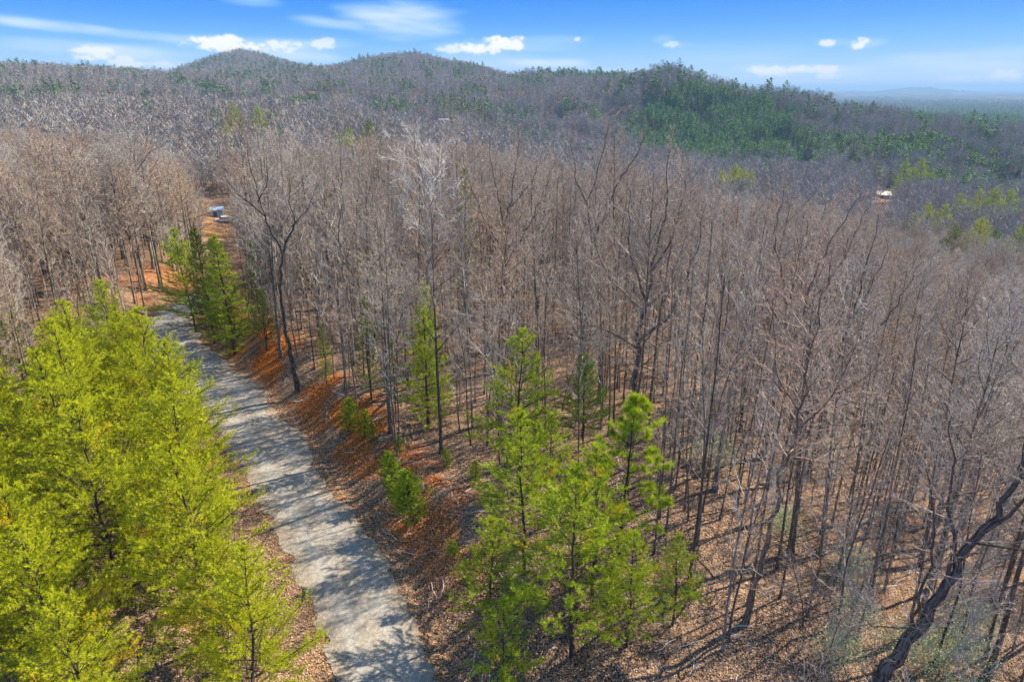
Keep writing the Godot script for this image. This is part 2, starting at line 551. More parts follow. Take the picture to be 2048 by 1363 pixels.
func ground_colour(x: float, z: float, r: float) -> Color:
	var a := noise_fine.get_noise_2d(x * 1.3, z * 1.3)
	var b := noise_mid.get_noise_2d(x * 2.0 + 90, z * 2.0)
	var c := LITTER * (1.0 + 0.30 * a + 0.22 * b)
	c = c.lerp(Color(0.55, 0.45, 0.37), clampf(b * 0.9, 0, 0.7))
	if r < 240 and x < 34:
		var s := drive_at(x, z)
		if r < 100:
			var bank := smoothstep(2.2, 3.4, s.x) * smoothstep(8.2, 5.6, s.x)
			var along := smoothstep(32, 43, s.y) * smoothstep(103, 84, s.y)
			var worn := smoothstep(-0.02, 0.22, noise_fine.get_noise_2d(x * 0.8 + 40, z * 0.8) + 0.35 * noise_fine.get_noise_2d(x * 4.0, z * 4.0) + 0.10)
			c = c.lerp(CLAY * (1.0 + 0.25 * a), bank * along * worn * 0.95)
			var shoulder := smoothstep(3.6, 1.6, absf(s.x)) * smoothstep(-0.35, 0.2, a + 0.2)
			c = c.lerp(TAN * (0.85 + 0.2 * b), shoulder * 0.65)
			var bend := smoothstep(7.5, 2.0, Vector2(x + 40.0, z + 73.0).length() + a * 6.0)
			c = c.lerp(CLAY, bend * 0.45)
		else:
			var track := smoothstep(5.0, 1.0, absf(s.x) + a * 3.0)
			c = c.lerp(TAN, track * 0.45)
		var open := smoothstep(17.0, 9.0, Vector2((x + 87) * 0.9, z + 199).length() + a * 4.0)
		c = c.lerp(TAN * 1.15, open * 0.9)
		c = c.lerp(Color(0.66, 0.42, 0.15), smoothstep(7.0, 2.5, Vector2(x + 80, z + 187).length() + a * 4.0) * 0.8)
	for yard in yards:
		var d := Vector2(x - yard.x, z - yard.y).length()
		if d < yard.z * 1.3:
			c = c.lerp(Color(0.66, 0.40, 0.24), smoothstep(yard.z, yard.z * 0.7, d + a * 3.0))
	if r > 1500:
		var w := noise_wide.get_noise_2d(x * 0.35, z * 0.35)
		var wood := Color(0.17, 0.135, 0.115).lerp(Color(0.045, 0.075, 0.035), smoothstep(-0.25, 0.3, w + noise_mid.get_noise_2d(x * 0.5, z * 0.5) * 0.5))
		wood = wood.lerp(Color(0.40, 0.36, 0.25), smoothstep(0.42, 0.5, noise_wide.get_noise_2d(x * 0.5 + 3000, z * 0.5)) * 0.6)
		c = c.lerp(wood * 1.2, smoothstep(1500, 2300, r))
	return c


var yards := []
var gaps := []


func build_ground() -> void:
	var g := Geo.new(true)
	var rings := PackedFloat32Array([0.0, 4.0, 8.0, 11.0, 13.0])
	while rings[-1] < 74.0:
		rings.append(rings[-1] + 0.36)
	while rings[-1] < 18000.0:
		rings.append(rings[-1] * 1.028)
	var turns := PackedFloat32Array()
	var w := -52.0
	while w < 52.0:
		turns.append(w)
		w += 0.32
	w = 52.0
	while w < 308.0:
		turns.append(w)
		w += 4.0
	turns.append(308.0)
	var cols := turns.size()
	for r in rings:
		for q in turns:
			var x := sin(deg_to_rad(q)) * r
			var z := -cos(deg_to_rad(q)) * r
			g.v.append(on_land(x, z))
			g.t.append(Vector2(x, z) / 3.2)
			g.c.append(ground_colour(x, z, r))
	g.n.resize(g.v.size())
	for i in rings.size():
		for j in cols:
			var at := i * cols + j
			var up := g.v[mini(i + 1, rings.size() - 1) * cols + j] - g.v[maxi(i - 1, 0) * cols + j]
			var over := g.v[i * cols + mini(j + 1, cols - 1)] - g.v[i * cols + maxi(j - 1, 0)]
			var nn := over.cross(up).normalized()
			g.n[at] = Vector3.UP if nn.length() < 0.5 else (nn if nn.y > 0 else -nn)
			if i < rings.size() - 1 and j < cols - 1:
				g.k.append_array(PackedInt32Array([at, at + cols, at + 1, at + 1, at + cols, at + cols + 1]))
	var o := part("ground", g.mesh(m["leafy_ground"]), self)
	tag(o, "brown leaf-littered forest floor with an orange clay bank, running out to the hills", "", "", "structure")


func build_drive() -> void:
	var g := Geo.new(true)
	var run := 0.0
	var across := 17
	var rows := 0
	for i in drive_line.size() - 1:
		var a := drive_line[i]
		var b := drive_line[i + 1]
		var len := a.distance_to(b)
		var before := drive_line[maxi(i - 1, 0)]
		var after := drive_line[mini(i + 2, drive_line.size() - 1)]
		var steps := int(ceil(len / 0.35))
		for sidx in steps:
			var f := float(sidx) / steps
			var p := a.lerp(b, f)
			var d := ((b - before).normalized()).lerp((after - a).normalized(), f).normalized()
			var right := Vector2(-d.y, d.x)
			var wide := 1.9 + 0.34 * noise_fine.get_noise_2d((run + f * len) * 1.1, 55.0) + 0.4 * smoothstep(45, 60, run) * smoothstep(92, 78, run)
			for q in across:
				var u := float(q) / (across - 1) * 2 - 1
				var xz := p + right * u * wide * 1.25
				var far := Vector2(xz.x, xz.y).length()
				g.v.append(Vector3(xz.x, height(xz.x, xz.y) + 0.03 + maxf(0, far - 60) * 0.0025, xz.y))
				g.n.append(Vector3.UP)
				g.t.append(xz / 2.6)
				var e := absf(u)
				var wear := 0.5 + 0.5 * noise_fine.get_noise_2d(xz.x * 2.0, xz.y * 2.0)
				var rut := exp(-pow((e * 1.25 * wide - 0.78) / 0.26, 2))
				var col := Color(0.57, 0.55, 0.505).lerp(Color(0.47, 0.37, 0.26), clampf(wear * 0.75 - rut * 0.5 + smoothstep(0.4, 0.8, e) * 0.45, 0, 1) * 0.9)
				col = col.lerp(Color(0.36, 0.33, 0.29), smoothstep(0.1, 0.5, noise_fine.get_noise_2d(xz.x * 0.9 + 200, xz.y * 0.9)) * 0.35 * (1.0 - rut))
				var hidden := smoothstep(30, 50, run) * smoothstep(88, 62, run) * smoothstep(0.2, 0.9, noise_fine.get_noise_2d(xz.x * 0.7, xz.y * 0.7) + u * 0.7)
				col = col.lerp(Color(0.70, 0.52, 0.36), maxf(hidden * 0.7, smoothstep(104, 118, run) * 0.85))
				col.a = clampf(1.25 - smoothstep(0.5, 1.0, e) * 1.0 - hidden * 0.5 - maxf(0, noise_fine.get_noise_2d(xz.x * 3.0, xz.y * 3.0)) * smoothstep(0.4, 0.8, e) * 1.2, 0, 1)
				g.c.append(col)
			rows += 1
		run += len
	for i in mini(rows - 1, int(96.0 / 0.34)):
		for q in across - 1:
			var at := i * across + q
			g.k.append_array(PackedInt32Array([at, at + across, at + 1, at + 1, at + across, at + across + 1]))
	var o := part("gravel_road", g.mesh(m["gravel"]), self)
	tag(o, "pale gravel drive curving up through the trees", "", "", "structure")


# ------------------------------------------------------------------ growing bare trees
func turned(d: Vector3, angle: float, round_: float) -> Vector3:
	var side := d.cross(Vector3.RIGHT if absf(d.x) < 0.8 else Vector3.BACK).normalized()
	side = side.rotated(d, round_)
	return d.rotated(side, angle)


# s: kids, from, angle, ratio, wander, up, thin (least radius), seg, side per level; peak; depth
func grow(wood: Geo, crown: Geo, p0: Vector3, d0: Vector3, length: float, r0: float, level: int, s: Dictionary) -> void:
	var count: int = s.seg[level]
	var p := p0
	var d := d0
	var pts := PackedVector3Array([p])
	var rad := PackedFloat32Array([r0])
	var tip: float = s.thin[level]
	for i in count:
		d = (d + Vector3(rng.randf_range(-1, 1), rng.randf_range(-0.6, 1) if level > 0 else 0.0, rng.randf_range(-1, 1)) * s.wander[level] + Vector3.UP * s.up[level]).normalized()
		p += d * length / count
		pts.append(p)
		rad.append(lerpf(r0, tip, pow(float(i + 1) / count, 0.85)))
	(wood if level < s.split else crown).tube(pts, rad, s.side[level])
	if level >= s.split or not wood.mapped:
		crown.tint(Color.WHITE * rng.randf_range(s.get("dim", 0.45), 1.0))
	sprout(wood, crown, pts, rad, length, level, s)


func sprout(wood: Geo, crown: Geo, pts: PackedVector3Array, rad: PackedFloat32Array, length: float, level: int, s: Dictionary) -> void:
	if level >= s.depth:
		return
	var count := pts.size() - 1
	var n: int = s.kids[level]
	var spin := rng.randf() * TAU
	var start: float = s.from[level]
	for i in n:
		var t: float = (i + rng.randf()) / n
		var at := start + (1.0 - start) * t
		var f := at * count
		var j := mini(int(f), count - 1)
		var q := pts[j].lerp(pts[j + 1], f - j)
		var r := lerpf(rad[j], rad[j + 1], f - j)
		var dir := (pts[j + 1] - pts[j]).normalized()
		spin += 2.4 + rng.randf_range(-0.5, 0.5)
		var ang: float = deg_to_rad(s.angle[level]) * rng.randf_range(0.75, 1.25)
		var size: float
		if level == 0:
			size = maxf(0.25, 1.0 - absf(t - s.peak) * s.slim) * rng.randf_range(0.7, 1.15)
			ang *= lerpf(1.25, 0.65, t)
		else:
			size = (1.0 - 0.55 * t) * rng.randf_range(0.65, 1.2)
		var child: float = length * s.ratio[level] * size
		grow(wood, crown, q, turned(dir, ang, spin), child, maxf(minf(r * 0.65, child * 0.02), s.thin[level + 1] * 1.15), level + 1, s)


const BARE := {
	"kids": [12, 7, 6, 5, 0], "from": [0.42, 0.18, 0.12, 0.1, 0], "angle": [54, 48, 48, 46, 0], "ratio": [0.34, 0.52, 0.5, 0.52, 0], "wander": [0.045, 0.16, 0.2, 0.22, 0.24], "up": [0.02, 0.07, 0.03, 0.02, 0.02],
	"thin": [0.016, 0.010, 0.0075, 0.0058, 0.0045], "seg": [9, 6, 4, 3, 2], "side": [8, 5, 4, 3, 3], "peak": 0.25, "slim": 0.8, "depth": 4, "split": 2}


func spec(change: Dictionary) -> Dictionary:
	var s := BARE.duplicate(true)
	s.merge(change, true)
	return s


func bare_shapes(h: float, r: float, s: Dictionary, seed_: int, lean := 0.0) -> Array:
	rng.seed = seed_
	var wood := Geo.new(true)
	var crown := Geo.new()
	var d := Vector3(lean, 1, rng.randf_range(-0.3, 0.3) * lean).normalized()
	# a flared foot
	wood.tube(PackedVector3Array([Vector3(0, -0.5, 0), Vector3(0, 0.05, 0), d * 0.5]), PackedFloat32Array([r * 1.7, r * 1.45, r * 1.02]), 8)
	grow(wood, crown, d * 0.45, d, h, r, 0, s)
	return [wood.mesh(tones[0]), crown.mesh(twig_tones[0])]


var bare_kinds := []      # each: [name, [[trunk, crown], ...]]
var sapling_kinds := []


func make_bare_kinds() -> void:
	var tall := []
	for i in 4:
		tall.append(bare_shapes(12.6, 0.115, spec({"angle": [50, 46, 46, 46, 0], "ratio": [0.30, 0.52, 0.5, 0.54, 0], "kids": [15, 8, 7, 5, 0]}), 100 + i))
	var broad := []
	for i in 3:
		broad.append(bare_shapes(11.8, 0.16, spec({"kids": [11, 8, 7, 5, 0], "from": [0.36, 0.2, 0.12, 0.1, 0], "angle": [56, 48, 48, 46, 0], "ratio": [0.45, 0.5, 0.48, 0.5, 0], "wander": [0.07, 0.18, 0.2, 0.22, 0.22], "up": [0.02, 0.10, 0.04, 0.02, 0.02]}), 200 + i))
	var slender := []
	for i in 4:
		slender.append(bare_shapes(11.6, 0.07, spec({"kids": [22, 6, 4, 3, 0], "from": [0.32, 0.15, 0.15, 0.1, 0], "angle": [50, 46, 46, 44, 0], "ratio": [0.21, 0.54, 0.52, 0.52, 0], "peak": 0.35}), 300 + i))
	var forked := []
	for i in 3:
		forked.append(bare_shapes(9.6, 0.13, spec({"kids": [8, 8, 6, 5, 0], "from": [0.3, 0.25, 0.12, 0.1, 0], "angle": [26, 38, 40, 38, 0], "ratio": [0.68, 0.36, 0.48, 0.5, 0], "peak": 0.2, "slim": 0.5, "up": [0.02, 0.10, 0.08, 0.05, 0.04]}), 400 + i, 0.06))
	bare_kinds = [["tall", tall], ["broad", broad], ["slender", slender], ["forked", forked]]
	var wispy := []
	for i in 4:
		wispy.append(bare_shapes(7.5, 0.045, spec({"kids": [18, 5, 4, 0, 0], "from": [0.22, 0.15, 0.12, 0.1, 0], "angle": [44, 40, 40, 38, 0], "ratio": [0.25, 0.5, 0.5, 0.5, 0], "depth": 3, "side": [6, 4, 3, 3, 3], "split": 1, "wander": [0.08, 0.13, 0.16, 0.18, 0.2]}), 500 + i, 0.08))
	var bushy := []
	for i in 3:
		bushy.append(bare_shapes(3.6, 0.03, spec({"kids": [14, 7, 5, 0, 0], "from": [0.06, 0.1, 0.12, 0.1, 0], "angle": [46, 42, 42, 38, 0], "ratio": [0.5, 0.5, 0.5, 0.5, 0], "depth": 3, "side": [5, 4, 3, 3, 3], "split": 1, "wander": [0.1, 0.16, 0.18, 0.18, 0.2]}), 600 + i, 0.1))
	var poles := []
	for i in 4:
		poles.append(bare_shapes(9.6, 0.05, spec({"kids": [15, 4, 3, 0, 0], "from": [0.38, 0.15, 0.12, 0.1, 0], "angle": [42, 44, 44, 38, 0], "ratio": [0.15, 0.55, 0.5, 0.5, 0], "depth": 3, "side": [6, 3, 3, 3, 3], "split": 1, "wander": [0.035, 0.13, 0.16, 0.18, 0.2], "peak": 0.4}), 560 + i, 0.03))
	sapling_kinds = [["wispy", wispy], ["bushy", bushy], ["pole", poles]]


func plant_bare(shapes: Array, at: Vector3, turn: float, size: float, tone: int, called: String, stretch := 1.0) -> Node3D:
	var o := thing(called, at, turn)
	o.scale = Vector3(size, size * stretch, size)
	part("trunk", shapes[0], o, tones[tone])
	part("crown", shapes[1], o, twig_tones[tone])
	return o


# a tree whose boughs follow given lines: each line [points (x, y, depth), foot radius, tip radius]
func drawn_tree(called: String, at: Vector3, lines: Array, tone: int, label: String, s: Dictionary, seed_: int, group := "") -> Node3D:
	rng.seed = seed_
	var o := thing(called, at)
	tag(o, label, "tree", group)
	var crown := Geo.new()
	for i in lines.size():
		var raw: Array = lines[i][0]
		var line := Curve3D.new()
		for j in raw.size():
			var p: Vector3 = raw[j]
			var a: Vector3 = raw[maxi(j - 1, 0)]
			var b: Vector3 = raw[mini(j + 1, raw.size() - 1)]
			line.add_point(p, -(b - a) / 6.0, (b - a) / 6.0)
		var total := line.get_baked_length()
		var pts := PackedVector3Array()
		var rad := PackedFloat32Array()
		var steps := maxi(6, int(total / 0.45))
		for k in steps + 1:
			var f := float(k) / steps
			var wob := Vector3(noise_fine.get_noise_2d(f * 60, i * 50 + seed_), 0, noise_fine.get_noise_2d(f * 60, i * 50 + 25 + seed_)) * 0.22 * minf(1.0, f * 4.0)
			pts.append(line.sample_baked(total * f) + wob)
			rad.append(lerpf(lines[i][1] * 0.82, minf(lines[i][2], 0.014), pow(f, 0.62)) * (1.0 + (0.55 * exp(-f * total * 2.2) if i == 0 else 0.0)))
		var wood := Geo.new(true)
		wood.tube(pts, rad, 10 if i == 0 else 7)
		part("trunk" if i == 0 else "limb", wood.mesh(tones[tone]), o)
		var start: float = lines[i][3] if lines[i].size() > 3 else 0.25
		var s2 := s.duplicate(true)
		s2.from[1] = start
		s2.kids[1] = maxi(3, int(s.kids[1] * total * (1 - start) / 6.0))
		var was: float = s2.ratio[1]
		s2.ratio[1] = was * clampf(6.0 / total, 0.35, 1.2)
		sprout(crown, crown, pts, rad, total, 1, s2)
	part("crown", crown.mesh(twig_tones[tone]), o)
	return o


# ------------------------------------------------------------------ growing pines
func tuft(g: Geo, p: Vector3, d: Vector3, count: int, long: float, wide: float, col: Color) -> void:
	var side := d.cross(Vector3.UP if absf(d.y) < 0.9 else Vector3.RIGHT).normalized()
	var up := d.cross(side)
	for i in count:
		var w := rng.randf() * TAU
		var open := rng.randf_range(0.35, 1.15)
		var out := (d * cos(open) + (side * cos(w) + up * sin(w)) * sin(open))
		var b := out.cross(Vector3(rng.randf_range(-1, 1), rng.randf_range(-1, 1), rng.randf_range(-1, 1))).normalized() * wide * 0.5
		var o := p - d * rng.randf() * 0.05
		g.tri(o - b, o + b, o + out * long * rng.randf_range(0.7, 1.15))
	g.tint(col * rng.randf_range(0.8, 1.15))


# whorled young pine: h, r, spread, whorls, per, low (first whorl), angle, needle count, needle length, thin
func pine_shapes(a: Dictionary, seed_: int) -> Array:
	rng.seed = seed_
	var wood := Geo.new(true)
	var arms := wood
	var leaf := Geo.new()
	var h: float = a.h
	var pts := PackedVector3Array()
	var rad := PackedFloat32Array()
	var sway := Vector3.ZERO
	for i in 13:
		var f := i / 12.0
		pts.append(Vector3(sway.x, f * h - (0.3 if i == 0 else 0.0), sway.z))
		rad.append(lerpf(a.r, 0.012, pow(f, 0.9)))
		sway += Vector3(rng.randf_range(-1, 1), 0, rng.randf_range(-1, 1)) * 0.06 * a.get("bend", 1.0)
	wood.tube(pts, rad, 8)
	var green := Color(0.62, 0.66, 0.30)
	var whorls: int = a.whorls
	for i in whorls:
		var f: float = lerpf(a.low, 0.985, pow(float(i) / (whorls - 1), 0.92)) + rng.randf_range(-0.008, 0.008)
		var per: int = a.per + rng.randi_range(-1, 1)
		var spin := rng.randf() * TAU
		for j in per:
			spin += TAU / per + rng.randf_range(-0.3, 0.3)
			var up: float = clampf((f - a.low) / (1.0 - a.low), 0.0, 1.0)
			var reach: float = a.spread * (pow(1.0 - up, a.get("fall", 0.62)) * 0.93 + 0.07) * rng.randf_range(0.6, 1.15) * (0.72 if up < 0.1 else 1.0)
			var k := f * 12
			var q := pts[int(k)].lerp(pts[mini(int(k) + 1, 12)], k - int(k))
			var pitch: float = deg_to_rad(lerpf(a.angle, 58, pow(up, 1.5))) + rng.randf_range(-0.15, 0.15)
			var d := Vector3(cos(spin) * cos(pitch), sin(pitch), sin(spin) * cos(pitch))
			var bough := PackedVector3Array([q])
			var br := PackedFloat32Array([maxf(0.012, reach * 0.012)])
			for s in 5:
				d = (d + Vector3(rng.randf_range(-1, 1), rng.randf_range(-0.5, 0.9), rng.randf_range(-1, 1)) * 0.13).normalized()
				q += d * reach / 5
				bough.append(q)
				br.append(lerpf(br[0], 0.006, (s + 1) / 5.0))
			arms.tube(bough, br, 4)
			var bare: float = a.get("bare", 0.25) if up < 0.75 else 0.05
			if up < a.get("dead", 0.0):
				continue
			var tone: Color = green * rng.randf_range(0.8, 1.15)
			if rng.randf() < a.get("yellow", 0.0):
				tone = Color(0.85, 0.64, 0.28)
			var shoots := maxi(3, int(reach / a.get("gap", 0.24)))
			for s in shoots:
				var g: float = lerpf(bare, 1.0, (s + rng.randf()) / shoots) * 5
				var e := mini(int(g), 4)
				var o := bough[e].lerp(bough[e + 1], g - e)
				var bd := (bough[e + 1] - bough[e]).normalized()
				var sd := turned(bd, rng.randf_range(0.5, 1.0), rng.randf() * TAU)
				sd.y = absf(sd.y) * 0.8 + 0.12
				sd = sd.normalized()
				var sl: float = minf(reach * 0.42, a.get("shoot", 0.55)) * rng.randf_range(0.5, 1.1) * (1.15 - g / 8.0)
				arms.tube(PackedVector3Array([o, o + sd * sl]), PackedFloat32Array([0.006, 0.004]), 3)
				var tufts := maxi(2, int(sl / a.get("pitch", 0.10)))
				for t in tufts:
					tuft(leaf, o + sd * sl * (t + 1.0) / tufts, sd, a.needles, a.long, a.wide, tone)
			for t in 3:
				tuft(leaf, bough[5].lerp(bough[4], t * 0.3), d, a.needles + 2, a.long, a.wide, tone)
	for t in 4:
		tuft(leaf, Vector3(pts[12].x, h - t * 0.1, pts[12].z), Vector3.UP, a.needles + 2, a.long, a.wide, green)
	return [wood.mesh(m["pine_bark"]), leaf.mesh(m["needle_green"])]


func plant_pine(called: String, shapes: Array, at: Vector3, turn: float, size: float, green: String, label: String, category := "pine tree", group := "", stretch := 1.0) -> Node3D:
	var o := thing(called, at, turn)
	o.scale = Vector3(size, size * stretch, size)
	tag(o, label, category, group)
	part("trunk", shapes[0], o)
	part("crown", shapes[1], o, m[green])
	return o


# ------------------------------------------------------------------ far trees
func far_bare(seed_: int, h: float, wide: float, count: int) -> ArrayMesh:
	rng.seed = seed_
	var g := Geo.new()
	var cols := []
	g.tri(Vector3(-0.22, -0.5, 0), Vector3(0.22, -0.5, 0), Vector3(0, h * 0.9, 0))
	g.tri(Vector3(0, -0.5, -0.22), Vector3(0, -0.5, 0.22), Vector3(0, h * 0.9, 0))
	g.tint(Color(0.85, 0.85, 0.88))
	for i in count:
		var f := rng.randf_range(0.28, 0.95)
		var a := rng.randf() * TAU
		var out := wide * (1.0 - absf(f - 0.55) * 0.7) * sqrt(rng.randf())
		var o := Vector3(cos(a) * out * 0.5, f * h, sin(a) * out * 0.5)
		var d := Vector3(cos(a) + rng.randf_range(-0.5, 0.5), rng.randf_range(0.6, 1.7), sin(a) + rng.randf_range(-0.5, 0.5)).normalized()
		var len := rng.randf_range(1.4, 3.0) * (1.15 - f * 0.45)
		var b := d.cross(Vector3(rng.randf_range(-1, 1), rng.randf_range(-1, 1), rng.randf_range(-1, 1))).normalized() * rng.randf_range(0.05, 0.15)
		g.tri(o - b, o + b, o + d * len)
		g.tint(Color.WHITE * rng.randf_range(0.75, 1.2))
	return g.mesh(m["far_twig"])


func far_pine(seed_: int, h: float, wide: float, low: float, count: int) -> ArrayMesh:
	rng.seed = seed_
	var g := Geo.new()
	g.tri(Vector3(-0.2, -0.5, 0), Vector3(0.2, -0.5, 0), Vector3(0, h * 0.95, 0))
	g.tri(Vector3(0, -0.5, -0.2), Vector3(0, -0.5, 0.2), Vector3(0, h * 0.95, 0))
	g.tint(Color(0.17, 0.13, 0.11))
	for i in count:
		var f := pow((i + rng.randf()) / count, 0.85)
		var y := lerpf(low, 1.0, f)
		var shape := pow(1.0 - f, 0.7) * 0.9 + 0.1 if low < 0.4 else sqrt(maxf(0.0, 1.0 - pow(f * 2 - 0.9, 2) * 0.8))
		var a := rng.randf() * TAU
		var out := wide * shape * rng.randf_range(0.35, 1.05)
		var o := Vector3(cos(a) * out * 0.25, y * h, sin(a) * out * 0.25)
		var e := Vector3(cos(a) * out, y * h + rng.randf_range(-0.1, 0.35) * wide, sin(a) * out)
		var b := Vector3(-sin(a), rng.randf_range(-0.4, 0.6), cos(a)).normalized() * rng.randf_range(0.25, 0.6) * wide * 0.55
		g.tri(o, e - b, e + b)
		g.tint(Color(0.17, 0.27, 0.085) * rng.randf_range(0.65, 1.45))
	return g.mesh(m["far_needle"])


# 0 bare, 1 pointed pine, 2 tall pine, 3 green low
func far_kind(az: float, r: float, x: float, z: float) -> int:
	var w := noise_wide.get_noise_2d(x * 1.6, z * 1.6)
	var q := rng.randf()
	if az > 11.0 + w * 7 and az < 20.8 + w * 7 and r > 535 - w * 60 and r < 712 + w * 20:
		return 1 if q < 0.93 else 0
	if az > 23.0 + w * 5 and r > 730 and r < 2400:
		return 1 if q < 0.92 + w * 0.4 else 0
	if az > 19 + w * 5 and r > 440 and r < 600:
		return 2 if q < 0.62 + w * 0.8 else 0
	if az > 2.0 and az < 8.6 and r > 960 and r < 1035:
		return 2 if q < 0.8 else 0
	if az > 9 and az < 22 and r > 712 and r < 765:
		return 2 if q < 0.3 else 0
	if az < -27 and r > 880 and r < 1000:
		return 2 if q < 0.22 else 0
	if r > 2000:
		return 1 if w > -0.1 else 0
	if az > 17 and r < 420 and r > 200:
		return 3 if q < 0.05 + w * 0.25 else 0
	var patch := noise_mid.get_noise_2d(x * 0.6 + 50, z * 0.6) + w * 0.5
	var base := 0.025 + 0.8 * smoothstep(0.16, 0.34, patch) * smoothstep(420, 600, r)
	return (1 if rng.randf() < 0.5 else 2) if q < base else 0


func clear_of(x: float, z: float) -> bool:
	for gap in gaps:
		if Vector2(x - gap.x, z - gap.y).length() < gap.z:
			return false
	for yard in yards:
		if Vector2(x - yard.x, z - yard.y).length() < yard.z:
			return false
	if x < 0 and z > -225 and z < -60:
		var across := rad_to_deg(atan2(x, -z))
		if across > (-25.2 if z > -100 else -24.7) and across < (-21.4 if z > -100 else -22.0):
			return false
		if absf(drive_at(x, z).x) < 2.6:
			return false
		if Vector2((x + 87) * 0.9, z + 198).length() < 11.0:
			return false
	return true


func build_far_woods() -> void:
	var bare := []
	for i in 5:
		bare.append(far_bare(700 + i, 15.0, 4.0, 120))
	var pines := []
	for i in 3:
		pines.append(far_pine(720 + i, 13.0, 2.3, 0.12, 80))
	var tall := []
	for i in 3:
		tall.append(far_pine(730 + i, 16.0, 3.0, 0.5, 70))
	var low := []
	for i in 2:
		low.append(far_pine(740 + i, 9.0, 3.4, 0.15, 110))
	var rows := {}
	for i in 5: rows["b%d" % i] = PackedFloat32Array()
	for i in 3: rows["p%d" % i] = PackedFloat32Array()
	for i in 3: rows["t%d" % i] = PackedFloat32Array()
	for i in 2: rows["l%d" % i] = PackedFloat32Array()
	rng.seed = 4242
	var r := 250.0
	while r < 4200.0:
		var gap := lerpf(4.3, 6.2, clampf((r - 250) / 900.0, 0, 1)) + maxf(0, r - 1500) * 0.006
		var az := -50.0
		while az < 50.0:
			az += rad_to_deg(gap / r) * rng.randf_range(0.7, 1.3)
			var rr := r + rng.randf_range(-0.5, 0.5) * gap
			var x := sin(deg_to_rad(az)) * rr
			var z := -cos(deg_to_rad(az)) * rr
			if not clear_of(x, z):
				continue
			var kind := far_kind(az, rr, x, z)
			var sc := rng.randf_range(0.75, 1.15)
			if kind == 1:
				sc *= 0.95
			if az > 8 and az < 24 and rr > 690 and rr < 770 or az > 1 and az < 9 and rr > 950 and rr < 1040:
				sc *= 1.25
			if kind > 1 and rr < 620:
				sc *= 0.72
			var b := Basis(Vector3.UP, rng.randf() * TAU).scaled(Vector3(sc, sc * rng.randf_range(0.85, 1.1), sc))
			var key: String = ["b%d" % (rng.randi() % 5), "p%d" % (rng.randi() % 3), "t%d" % (rng.randi() % 3), "l%d" % (rng.randi() % 2)][kind]
			row(rows[key], b, on_land(x, z))
			var g := rng.randf_range(0.75, 1.25) * (0.72 if kind > 1 else 1.0)
			var warm := noise_mid.get_noise_2d(x * 3, z * 3) * 0.18
			rows[key].append_array(PackedFloat32Array([g * (1 + warm), g, g * (1 - warm), 1.0]))
		r += gap
	for i in 7000:
		var az3 := rng.randf_range(-2.0, 40.0)
		var r3 := rng.randf_range(450.0, 730.0)
		var x3 := sin(deg_to_rad(az3)) * r3
		var z3 := -cos(deg_to_rad(az3)) * r3
		if not clear_of(x3, z3):
			continue
		var kind3 := far_kind(az3, r3, x3, z3)
		var key3: String = ["b%d" % (rng.randi() % 5), "p%d" % (rng.randi() % 3), "t%d" % (rng.randi() % 3), "l%d" % (rng.randi() % 2)][kind3]
		var s3 := rng.randf_range(0.6, 1.0) * (0.75 if kind3 > 1 else 1.0)
		row(rows[key3], Basis(Vector3.UP, rng.randf() * TAU).scaled(Vector3(s3, s3, s3)), on_land(x3, z3))
		var g3 := rng.randf_range(0.7, 1.2)
		rows[key3].append_array(PackedFloat32Array([g3, g3, g3, 1.0]))
	for i in 16000:
		var az2 := rng.randf_range(10.5, 21.5) if i < 3500 else rng.randf_range(24.0, 48.0)
		var r2 := rng.randf_range(530, 720) if i < 3500 else sqrt(rng.randf_range(730.0 * 730.0, 1700.0 * 1700.0))
		var x2 := sin(deg_to_rad(az2)) * r2
		var z2 := -cos(deg_to_rad(az2)) * r2
		if far_kind(az2, r2, x2, z2) != 1:
			continue
		var s2 := rng.randf_range(0.7, 1.1)
		var key2 := "p%d" % (rng.randi() % 3)
		row(rows[key2], Basis(Vector3.UP, rng.randf() * TAU).scaled(Vector3(s2, s2, s2)), on_land(x2, z2))
		var g2 := rng.randf_range(0.7, 1.3)
		rows[key2].append_array(PackedFloat32Array([g2, g2, g2 * 0.9, 1.0]))
	var woods := thing("bare_woodland", Vector3.ZERO)
	tag(woods, "grey leafless woodland covering the valley and the far hills", "woodland", "", "stuff")
	for i in 5:
		scatter("bare_crowns", bare[i], rows["b%d" % i], true, woods)
	var ever := thing("pine_woodland", Vector3.ZERO)
	tag(ever, "dark green pine woods on the far hillsides and the plain beyond", "woodland", "", "stuff")
	for i in 3:
		scatter("pine_crowns", pines[i], rows["p%d" % i], true, ever)
	for i in 3:
		scatter("ridge_pines", tall[i], rows["t%d" % i], true, ever)
	for i in 2:
		scatter("valley_pines", low[i], rows["l%d" % i], true, ever)


# ------------------------------------------------------------------ the near and middle wood
var landmarks := []    # [phrase, picture x, depth]
const COUNTED := ["", "second ", "third ", "fourth ", "fifth ", "sixth ", "seventh ", "eighth ", "ninth ", "tenth ", "eleventh ", "twelfth "]
var said := {}


func place_words(p: Vector3, what: String) -> String:
	var s := seen(p)
	var best := 1e9
	var mark: Array = landmarks[0]
	for l in landmarks:
		var d: float = absf(s.x - l[1]) + absf(s.z - l[2]) * 14.0
		if d < best:
			best = d
			mark = l
	var dx: float = s.x - mark[1]
	var rel := "right of" if dx > 60 else ("left of" if dx < -60 else ("behind" if s.z > mark[2] else "in front of"))
	var key := "%s|%s|%s" % [what, rel, mark[0]]
	var n: int = said.get(key, 0)
	said[key] = n + 1
	return "%s, %s%s %s" % [what, COUNTED[mini(n, 11)], rel, mark[0]]


